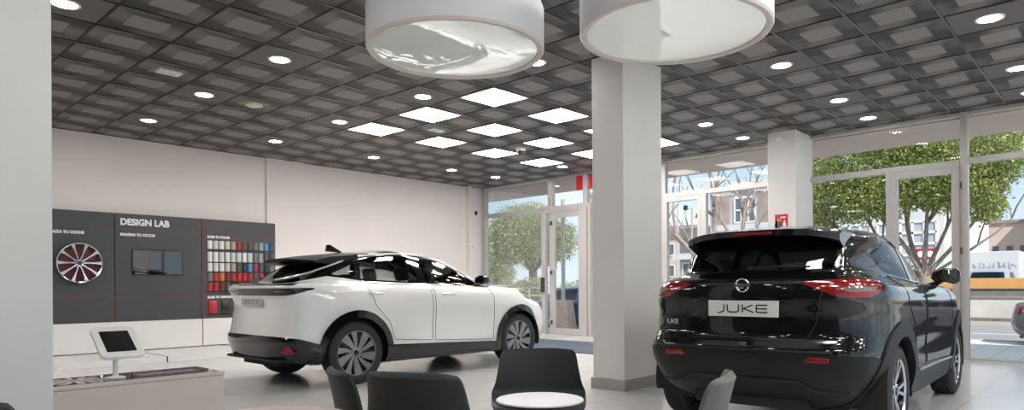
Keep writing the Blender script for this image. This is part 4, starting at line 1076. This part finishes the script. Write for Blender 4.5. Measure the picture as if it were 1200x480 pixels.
# ------------------------------------------------------------------ outside: ground
struct('floor_pavement', MB().box((-60, 11.9, -.30), (60, 16.4, -.04)).box((-11.2, .10, -.3), (4.6, 1.0, -.03), WM), M_paving)
struct('floor_forecourt', MB().box((3.55, -40, -.3), (60, 11.9, -.04)), mat('pale_concrete', (.78, .74, .70), .8))
struct('floor_road', MB().box((-60, 16.4, -.30), (40, 24.3, -.14)), mat('asphalt', (.27, .25, .25), .85, noise=(3, .10), bump=(60, .3)))
struct('floor_kerb', MB().box((-60, 16.25, -.20), (40, 16.42, -.02)).box((-60, 24.1, -.2), (40, 24.3, -.02)), mat('kerb_stone', (.46, .44, .42), .8))
struct('floor_lot', MB().box((-90, 24.3, -.3), (60, 140, -.02)), mat('lot_ground', (.46, .43, .40), .9, noise=(2, .1)))
rm = MB().box((-60, 20.1, -.14), (40, 20.22, -.136)).build('road_marking', mat('road_paint', (.62, .62, .6), .7), None); rm['kind'] = 'structure'
# road side wall with coping, fence and orange board
rw = thing('garden_wall', 'low white roadside wall with dark coping below the orange board', 'wall', (-2, 24.5, 0))
MB().box((-5.5, -.12, -.05), (12, .12, .66)).build('masonry', mat('roadside_white', (.55, .52, .50), .8, noise=(1.6, .16)), rw)
MB().box((-5.5, -.15, .66), (12, .15, .73), bev=.01).build('coping', mat('coping_brown', (.27, .22, .19), .8), rw)
MB().box((-5.5, -.35, -.1), (12, -.12, .08)).build('planting_strip', mat('weeds', (.20, .17, .12), .95, noise=(5, .4)), rw)
ob = thing('road_barrier', 'long orange barrier board over a grey strip along the far roadside', 'barrier', (-2, 25.0, 0))
MB().box((-5.5, -.05, .95), (12, .05, 1.28), bev=.01).build('orange_board', mat('barrier_orange', (.62, .33, .12), .6, noise=(2, .06)), ob)
MB().box((-5.5, .0, .60), (12, .06, .95)).build('grey_panel', mat('barrier_grey', (.20, .20, .19), .7, noise=(4, .15)), ob)
for k in range(6): MB().box((-5.4 + 3 * k, .06, 0), (-5.3 + 3 * k, .14, 1.25)).build('post', M_skirt, ob)

# ------------------------------------------------------------------ trees
def leaf_mat(name, a, b):
    m = bpy.data.materials.new(name); m.use_nodes = True; t = m.node_tree; p = t.nodes['Principled BSDF']
    g = nn(t, 'ShaderNodeNewGeometry'); n = nn(t, 'ShaderNodeTexNoise'); n.inputs['Scale'].default_value = 1.3; t.links.new(g.outputs['Position'], n.inputs['Vector'])
    r_ = nn(t, 'ShaderNodeMixRGB'); r_.inputs[1].default_value = (*a, 1); r_.inputs[2].default_value = (*b, 1)
    ad = nn(t, 'ShaderNodeMath', operation='MULTIPLY_ADD'); ad.inputs[1].default_value = .6; t.links.new(g.outputs['Random Per Island'], ad.inputs[0]); t.links.new(n.outputs['Fac'], ad.inputs[2])
    sb = nn(t, 'ShaderNodeMath', operation='SUBTRACT'); sb.inputs[1].default_value = .3; t.links.new(ad.outputs[0], sb.inputs[0])
    t.links.new(sb.outputs[0], r_.inputs[0]); t.links.new(r_.outputs[0], p.inputs['Base Color']); p.inputs['Roughness'].default_value = .55
    tr = nn(t, 'ShaderNodeBsdfTranslucent'); t.links.new(r_.outputs[0], tr.inputs[0]); mxs = nn(t, 'ShaderNodeMixShader'); mxs.inputs[0].default_value = .4
    o = t.nodes['Material Output']; t.links.new(p.outputs[0], mxs.inputs[1]); t.links.new(tr.outputs[0], mxs.inputs[2]); t.links.new(mxs.outputs[0], o.inputs[0])
    return m
M_leafg = leaf_mat('fresh_leaves', (.13, .19, .04), (.46, .48, .17))
M_leafd = leaf_mat('dull_leaves', (.22, .27, .12), (.55, .54, .34))
M_bark = mat('bark', (.30, .25, .21), .9, noise=(6, .25))
M_barkp = mat('pale_bark', (.42, .37, .33), .9, noise=(6, .2))
def leaves(clusters, n, size, rnd):
    """clusters: (x,y,z,rx,ry,rz)"""
    vol = [c[3] * c[4] * c[5] for c in clusters]; tot = sum(v ** .7 for v in vol); V, F = [], []
    for c, v in zip(clusters, vol):
        for _ in range(int(n * v ** .7 / tot)):
            d = Vector((rnd.gauss(0, 1), rnd.gauss(0, 1), rnd.gauss(0, 1))).normalized(); k = rnd.random() ** .35 * rnd.uniform(.85, 1.08)
            p = Vector((c[0] + d.x * c[3] * k, c[1] + d.y * c[4] * k, c[2] + d.z * c[5] * k))
            a = Vector((rnd.gauss(0, 1), rnd.gauss(0, 1), rnd.gauss(0, 1) - .3)).normalized(); b = a.cross(Vector((rnd.gauss(0, 1), rnd.gauss(0, 1), rnd.gauss(0, 1)))).normalized()
            s = size * rnd.uniform(.6, 1.3); i = len(V)
            V += [p, p + a * s * .5 + b * s * .28, p + a * s, p + a * s * .5 - b * s * .28]; F.append((i, i + 1, i + 2, i + 3))
    mb = MB(); mb.v = [tuple(v) for v in V]; mb.f = F; return mb
def branches(base, stems, rnd, r0, depth=2):
    mb = MB()
    def grow(p, d, L_, r_, lev):
        pts = [p]; q = p.copy(); dd = d.copy()
        for k in range(5):
            dd = (dd + Vector((rnd.gauss(0, .10), rnd.gauss(0, .10), rnd.gauss(.03, .06)))).normalized(); q = q + dd * L_ / 5; pts.append(q.copy())
        mb.tube(pts, [r_ * (1 - .12 * k) for k in range(6)], 7)
        if lev:
            for _ in range(3):
                i = rnd.choice((3, 4, 5)); nd = (dd + Vector((rnd.gauss(0, .45), rnd.gauss(0, .45), rnd.uniform(-.1, .5)))).normalized(); grow(pts[i], nd, L_ * .62, r_ * .5, lev - 1)
    for (d, L_, rr) in stems: grow(Vector(base), Vector(d).normalized(), L_, rr, depth)
    return mb
def tree(name, label, loc, h0, rt, stems, clusters, n, size, mleaf, mbark, seed, group='trees outside the showroom', depth=2):
    rnd = random.Random(seed); t = thing(name, label, 'tree', loc, group=group)
    tr = MB().tube([(0, 0, -.1), (.03, 0, h0 * .5), (0, .02, h0 * 1.04)], [rt * 1.35, rt, rt * .95], 12)
    b = branches((0, 0, h0), stems, rnd, rt, depth); tr.add(b.v, b.f)
    tr.build('trunk', mbark, t, smooth=True)
    if clusters: leaves(clusters, n, size, rnd).build('foliage', mleaf, t)
    return t
fan = [((-1.0, .1, .75), 2.5, .06), ((-.65, -.2, 1), 2.3, .07), ((-.3, .3, 1.1), 2.5, .08), ((.05, -.1, 1.2), 2.4, .075), ((.4, .3, 1.1), 2.3, .065), ((.75, 0, .95), 2.4, .065), ((-1.2, -.3, .45), 2.6, .05), ((.9, .2, .5), 2.4, .045)]
tree('leafy_tree', 'large green street tree with many fanned trunks beyond the right-hand door', (-4.18, 20, -.1), 1.35, .15, fan,
     [(-1.0, 0, 4.3, 1.7, 1.5, 1.1), (.6, 0, 4.3, 1.6, 1.5, 1.05), (-2.2, -.2, 3.7, .9, 1.0, .95), (-1.3, -.6, 3.5, .9, .8, .7), (.0, -.8, 3.75, .9, .8, .65), (1.2, -.3, 3.5, .75, .9, .85), (1.7, 0, 4.4, .7, .9, .9), (-2.7, 0, 4.6, .7, 1, .9), (-.4, .2, 5.3, 1.9, 1.6, .9), (-2.5, -.3, 3.05, .42, .5, .45), (-.6, -.9, 3.35, .7, .6, .5), (.5, -.6, 3.4, .7, .6, .45), (1.55, -.5, 3.05, .35, .5, .4)], 60000, .085, M_leafg, M_bark, 3)
tree('bare_tree', 'bare pale tree with upright branches left of the right pillar', (-8.73, 19, -.1), 2.1, .15, [((-.5, 0, 1), 1.6, .08), ((-.1, .1, 1), 1.8, .09), ((.35, 0, 1), 1.6, .08), ((.6, .2, .9), 1.4, .06)], None, 0, 0, None, M_bark, 11)
tree('bare_tree', 'slanting bare tree crossing the middle window', (-8.95, 18.2, -.1), 1.3, .13, [((-.75, 0, 1), 2.6, .10), ((-.35, .1, 1), 2.4, .09), ((-.9, .2, .8), 2.0, .05)], None, 0, 0, None, M_bark, 5)
tree('bare_tree', 'pale bare tree seen through the glass just left of the white centre pillar', (-14.35, 19, -.1), 2.2, .15, [((-.5, 0, 1), 1.7, .08), ((.1, .1, 1), 1.8, .09), ((.5, 0, 1), 1.6, .07)], None, 0, 0, None, M_barkp, 8)
tree('park_tree', 'broad dull green tree beyond the glass door at the far left', (-24.3, 27, -.1), 1.9, .25, [((-.8, 0, .8), 1.8, .12), ((0, .1, 1), 1.6, .12), ((.8, 0, .8), 1.8, .12)],
     [(0, 0, 3.6, 2.3, 1.6, 1.5), (-1.8, 0, 3.8, 1.7, 1.5, 1.5), (1.5, 0, 3.6, 1.3, 1.5, 1.3), (-.6, 0, 4.6, 2.2, 1.6, 1.2)], 22000, .15, M_leafd, M_bark, 4)
tree('park_tree', 'olive leaved tree beside the far corner of the window front', (-31.5, 30.5, -.1), 1.4, .2, [((-.7, 0, .8), 1.5, .1), ((.6, .1, 1), 1.5, .1)],
     [(0, 0, 3.0, 1.9, 1.6, 1.5), (.8, 0, 2.0, 1.4, 1.3, 1.1), (-.5, 0, 3.9, 1.6, 1.4, 1.0)], 15000, .15, M_leafd, M_bark, 6)
for k, (x, y, s, lab) in enumerate(((-27.6, 26, 1.0, 'rounded grey green shrub at the far left outside'), (-25.2, 25.6, .8, 'low shrub under the broad dull green tree'), (-22.9, 25.2, .9, 'shrub behind the parked white car'), (-20.2, 25.5, .8, 'shrub behind the glass door and the signpost'))):
    rnd = random.Random(20 + k); t = thing('shrub', lab, 'shrub', (x, y, -.05), group='shrubs behind the parked cars')
    leaves([(0, 0, .8 * s, .95 * s, .7, .75 * s), (.4, 0, 1.35 * s, .6 * s, .6, .5 * s), (-.5, 0, 1.2 * s, .5 * s, .5, .5 * s)], 2600, .14, rnd).build('foliage', M_leafd, t)
    MB().tube([(0, 0, 0), (0, .05, .9 * s)], [.05, .03], 7).build('stem', M_bark, t)
rail = thing('railing', 'pale metal railing in front of the shrubs across the road', 'railing', (-24, 23.6, -.05))
for z in (.35, .70, 1.05): MB().box((-8, -.02, z), (9, .02, z + .05)).build('rail', M_alu, rail)
for k in range(12): MB().box((-8 + k * 1.5, -.03, 0), (-7.94 + k * 1.5, .03, 1.1)).build('post', M_alu, rail)

# ------------------------------------------------------------------ buildings
M_pane = mat('dark_window', (.10, .12, .14), .1, spec=.8)
def building(name, label, x0, x1, y0, y1, z1, m, windows, wm=M_pane, fr=None, extra=()):
    t = thing(name, label, 'building', ((x0 + x1) / 2, y0, 0)); ox = (x0 + x1) / 2
    MB().box((x0 - ox, 0, -.1), (x1 - ox, y1 - y0, z1)).build('walls', m, t)
    for (a, b, c, d, nx, nz) in windows:
        w_ = MB(); w_.box((a - ox, -.03, c), (b - ox, .02, d)); w_ = w_.build('window', wm, t)
        if fr:
            g2 = MB()
            for k in range(nx + 1): xx = a - ox + (b - a) * k / nx; g2.box((xx - .05, -.09, c), (xx + .05, -.03, d))
            for k in range(nz + 1): zz = c + (d - c) * k / nz; g2.box((a - ox, -.09, zz - .05), (b - ox, -.03, zz + .05))
            g2.build('glazing_bars', fr, w_)
    for nm, bx, mm_ in extra:
        q = MB()
        for a, b in bx: q.box((a[0] - ox, a[1] - y0, a[2]), (b[0] - ox, b[1] - y0, b[2]))
        q.build(nm, mm_, t)
    return t
M_bw = mat('facade_white', (.56, .54, .53), .8, noise=(.8, .05)); M_bb = mat('facade_beige', (.52, .41, .35), .85, noise=(.5, .08)); M_bg = mat('facade_grey', (.38, .37, .37), .8, noise=(.7, .1))
M_bars = mat('glazing_bar_white', (.72, .72, .72), .6)
building('office_building', 'white building with large gridded windows behind the big green tree', -13.6, -6.35, 34, 46, 5.1, M_bw,
         [(-13.2, -11.9, 1.4, 3.9, 3, 5), (-11.6, -9.3, 1.4, 3.9, 5, 5), (-9.0, -6.6, 1.4, 3.9, 5, 5)], mat('pale_window', (.40, .42, .45), .2, spec=.8), M_bars,
         [('roof_parapet', [((-13.8, 33.8, 5.1), (-6.3, 46.2, 5.35))], M_bg)])
M_brk = mat('brickwork', (.30, .24, .21), .85, noise=(1.5, .2))
building('apartment_building', 'grey and brick apartment block with balconies through the middle window', -21.6, -14.0, 42, 52, 7.6, M_bg,
         [(-19.8, -18.4, 5.2, 6.8, 3, 2), (-17.4, -16.1, 5.2, 6.8, 3, 2), (-19.8, -18.4, 2.2, 3.8, 3, 2), (-17.4, -16.1, 2.2, 3.8, 3, 2)], M_pane, M_bars,
         [('balcony', [((-20.6, 40.9, 4.3), (-14.2, 42, 5.0))], M_bw), ('balcony', [((-20.6, 40.9, 1.2), (-14.2, 42, 1.9))], M_bw), ('brick_panel', [((-18.2, 41.95, 1.9), (-17.5, 42, 7.2)), ((-21.4, 41.95, 5.0), (-20.2, 42, 7.2))], M_brk), ('roof_slab', [((-22, 41.6, 7.6), (-13.8, 52, 7.9))], M_bw)])
building('office_block', 'dark grey boxy office block left of the brick apartment building', -29.6, -25.2, 52, 60, 6.1, M_bg,
         [(-29.3, -25.5, 1.6, 3.0, 6, 1)], M_pane, M_bars, [('slab', [((-30, 51.4, 3.3), (-24.8, 52, 3.8))], M_bw), ('dark_cladding', [((-29.5, 51.9, 3.9), (-25.3, 52, 6.0))], mat('cladding', (.16, .155, .15), .7))])
building('tiled_house', 'cream house with red tiled roof at the left of the middle window', -37.5, -33.2, 62, 70, 6.4, M_bb,
         [(-36.6, -35.9, 4.2, 5.4, 1, 1), (-35.1, -34.4, 4.2, 5.4, 1, 1), (-36.6, -35.9, 2.0, 3.2, 1, 1), (-35.1, -34.4, 2.0, 3.2, 1, 1)], M_pane, M_bars, [('tiled_roof', [((-37.8, 61.6, 6.4), (-33, 70, 6.8)), ((-37.2, 62.4, 6.8), (-33.8, 69, 7.3))], M_brk)])
building('warehouse', 'pale pink flat roofed building with three small square windows at the right', -11.0, -6.6, 70, 82, 6.3, M_bb,
         [(-9.4, -8.95, 3.6, 4.3, 1, 1), (-8.4, -7.95, 3.6, 4.3, 1, 1), (-7.45, -7.0, 3.6, 4.3, 1, 1)], M_pane, None, [('roof_edge', [((-9.6, 69.8, 6.25), (-6.5, 82, 6.5))], M_brk), ('stair_tower', [((-10.9, 69.5, 6.3), (-9.8, 74, 7.1))], M_bb)])
building('villa', 'white stepped house left of the pale pink flat roofed building', -12.3, -10.6, 66, 69, 5.9, M_bw, [(-12.0, -11.6, 4.2, 5.0, 1, 1)], M_pane, None, [('terrace', [((-12.4, 65.6, 4.0), (-10.5, 66, 4.2))], M_bw)])
building('tower_house', 'taller pale building cut by the right edge of the photo', -6.4, -1.5, 66, 80, 7.6, M_bb, [(-5.9, -5.2, 3.0, 4.1, 1, 1)], M_pane, None, [('cornice', [((-6.5, 65.8, 7.4), (-1.4, 80, 7.6))], M_bw)])
tk = thing('box_trailer', 'white box trailer with dark graffiti behind the orange board', 'trailer', (-5.05, 38, 0)); tk.scale = (1.15, 1.15, 1.08)
MB().box((-.85, 0, .75), (.85, 2.2, 2.42), bev=.03).build('box', mat('trailer_white', (.50, .51, .53), .6), tk)
g2 = MB(); rnd = random.Random(9)
for k in range(9):
    x = -.7 + .165 * k; p = [(x, -.012, 1.75)]
    for q in range(6): p.append((x + rnd.uniform(-.04, .16), -.012, 1.75 + rnd.uniform(-.18, .22)))
    g2.tube(p, .007, 5)
for k in range(6):
    x = -.75 + .25 * k; p = [(x + rnd.uniform(0, .25), -.012, 1.35 + rnd.uniform(-.15, .15)) for _ in range(6)]; g2.tube(p, .009, 5)
g2.build('graffiti', mat('graffiti_grey', (.32, .32, .36), .7), tk)
MB().box((-.85, .1, .6), (.85, 2.1, .75)).build('chassis', M_blackp, tk)
for sx in (-.6, .6): MB().lathe([(0, -.1), (.3, -.1), (.3, .1), (0, .1)], 24, Matrix.Translation((sx, .2, .3)) @ Matrix.Rotation(PI / 2, 4, 'X')).build('wheel', M_tire, tk)
rs = thing('roadside_sign', 'small red sign with two pale discs beyond the right-hand door', 'sign', (-5.60, 27, 0))
MB().box((-.31, -.03, 1.97), (.31, .03, 2.36), bev=.01).build('board', mat('sign_red'), rs)
dd_ = MB()
for sx in (-.15, .15): dd_.lathe([(0, .032), (.11, .032), (.11, .04), (0, .04)], 24, Matrix.Translation((sx, 0, 2.165)) @ Matrix.Rotation(PI / 2, 4, 'X'))
dd_.build('disc', M_text, rs)
for sx in (-.25, .25): MB().cyl((sx, .05, -.05), .025, 2.3, 10).build('post', M_skirt, rs)
lp = thing('street_lamp', 'slim street lamp with two lantern heads through the middle glass door', 'street lamp', (-16.4, 30, -.05))
MB().tube([(0, 0, 0), (0, 0, 2.5), (0, 0, 5.0)], [.07, .05, .04], 10).build('pole', M_skirt, lp, smooth=True)
for z, sx in ((5.0, -1), (4.55, 1)):
    MB().tube([(0, 0, z - .1), (sx * .32, 0, z)], .02, 6).build('arm', M_skirt, lp); MB().lathe([(.04, .0), (.13, .05), (.10, .22), (.03, .26)], 12, Matrix.Translation((sx * .34, 0, z - .12))).build('lantern', M_blackp, lp)
fp = thing('flag_pole', 'tall plain metal pole left of the street lamp', 'pole', (-17.2, 30, -.05)); MB().tube([(0, 0, 0), (0, 0, 9.0)], [.06, .03], 10).build('pole', M_alu, fp, smooth=True); MB().lathe([(0, 0), (.18, 0), (.18, .04), (0, .04)], 16).build('base', M_skirt, fp)
bs = thing('signpost', 'pale post standing in a tapered concrete block outside the glass door', 'post', (-11.45, 14.0, -.04))
bl = MB(); bl.add([(-.26, -.2, 0), (.26, -.2, 0), (.26, .2, 0), (-.26, .2, 0), (-.17, -.14, .78), (.17, -.14, .78), (.17, .14, .78), (-.17, .14, .78)], [(0, 3, 2, 1), (4, 5, 6, 7), (0, 1, 5, 4), (1, 2, 6, 5), (2, 3, 7, 6), (3, 0, 4, 7)])
bl.build('concrete_block', mat('sandy_concrete', (.50, .41, .33), .85, noise=(5, .12)), bs); MB().cyl((-.05, 0, .78), .055, 2.7, 14).build('pole', M_alu, bs, smooth=True)

# ------------------------------------------------------------------ outside cars
def small_car(label, loc, rz, col, name, tall=1.0, seed=0, s=1.0):
    pm = mat(name, col, .25, coat=1)
    root = thing('parked_car', label, 'car', loc, rz); root.scale = (s, s, s * tall)
    Hh = (.75, 2.0, 3.25)
    Lv = [level(.15, 3.95, (.28, .26, .22, .24, .24), (.70, .78, .78, .78, .64), hubs=Hh), level(.02, 4.05, (.45, .44, .40, .42, .42), (.80, .85, .84, .85, .74), hubs=Hh),
          level(.0, 4.05, (.65, .65, .62, .60, .58), (.82, .86, .85, .86, .76), hubs=Hh), level(.05, 3.98, (.88, .90, .84, .78, .74), (.80, .86, .86, .85, .72), hubs=Hh),
          level(.08, 3.60, (.98, 1.0, .94, .90, .86), (.74, .82, .84, .80, .64), hubs=Hh), level(.20, 3.15, (1.02, 1.05, .99, .97, .95), (.68, .76, .79, .76, .62), cf=.4),
          level(.42, 2.72, (1.22, 1.24, 1.22, 1.18, 1.16), (.64, .71, .73, .71, .62), cr=.25, cf=.36), level(.60, 2.40, (1.38, 1.39, 1.40, 1.38, 1.36), (.58, .63, .64, .62, .58), cr=.22, cf=.3),
          level(.72, 2.25, (1.43, 1.44, 1.46, 1.44, 1.42), (.36, .40, .40, .38, .36), cr=.2, cf=.3), level(.78, 2.15, (1.45, 1.46, 1.48, 1.45, 1.44), (0, 0, 0, 0, 0), cr=.2, cf=.3)]
    build_car(root, dict(levels=Lv, L=4.05, nu=4, nv=4, paint=pm, upper_paint=pm, R=.32, hubs=(.75, 3.25), arch=(.36, .385), arch_z=.34, detail=True,
        belt=[(-1, 1.02), (.6, 1.02), (2.9, .98), (5, .97)], side_glass=[[(.70, 1.05), (1.62, 1.02), (1.62, 1.36), (.95, 1.34)], [(1.70, 1.02), (2.75, 1.0), (2.35, 1.26), (2.1, 1.35), (1.70, 1.37)]],
        rear_glass=[(-.1, 1.05), (.58, 1.06), (.52, 1.34), (-.1, 1.35)], rear_glass_smax=.9, rear_glass_m=M_carglass_d, glass_m=M_carglass_d, front_glass=[(-.1, 1.0), (.64, 1.02), (.54, 1.34), (-.1, 1.36)], front_glass_smin=2.1,
        lamps=[('tail_lamp', wrapp([(.62, .92), (1.05, .93), (1.05, .74), (.75, .76)], 1.0, .35), M_redlens), ('headlamp', lambda V: np.maximum.reduce([np.abs(V[:, 2] - .70) - .08, 3.62 - V[:, 1], .40 - np.abs(V[:, 0])]), M_clearlens)],
        clad_m=M_blackp if seed else pm, bumper_m=pm, clad_line=[(0, .42), (4.1, .42)], doors=[([(.95, 1.0), (1.66, .985), (1.66, .34), (1.15, .40)], None), ([(1.67, .985), (2.80, .965), (2.80, .34), (1.67, .34)], None)],
        belt_h=.98, dash=2.4, seats=[(-.35, 1.7), (.35, 1.7)], ww=.84, rim=.21, tw=.2, style='ten'))
    return root
small_car('deep blue car parked outside the glass entrance door', (-12.95, 15.1, -.14), -PI / 2, (.02, .05, .22), 'deep_blue_paint', .86)
small_car('white car parked across the road behind the railing', (-21.6, 22.6, -.14), PI / 2, (.40, .41, .43), 'parked_white_paint', .92)
small_car('silver grey car parked tail-on behind the orange board, nearest the box trailer', (-4.33, 30.5, -.02), 0, (.30, .31, .32), 'silver_grey_paint', 1.17)
small_car('pale car parked behind the orange board, beside the aluminium door post', (-6.45, 29.6, -.02), 0, (.55, .56, .56), 'pale_paint', 1.05)
small_car('blue car parked behind the orange board at the right edge', (-2.1, 30.2, -.02), 0, (.05, .10, .25), 'mid_blue_paint', 1.05)
small_car('grey car on the road cut by the right edge of the photo', (-1.80, 16.2, -.14), -PI / 2 - .1, (.10, .10, .11), 'road_grey_paint', .9, 1)
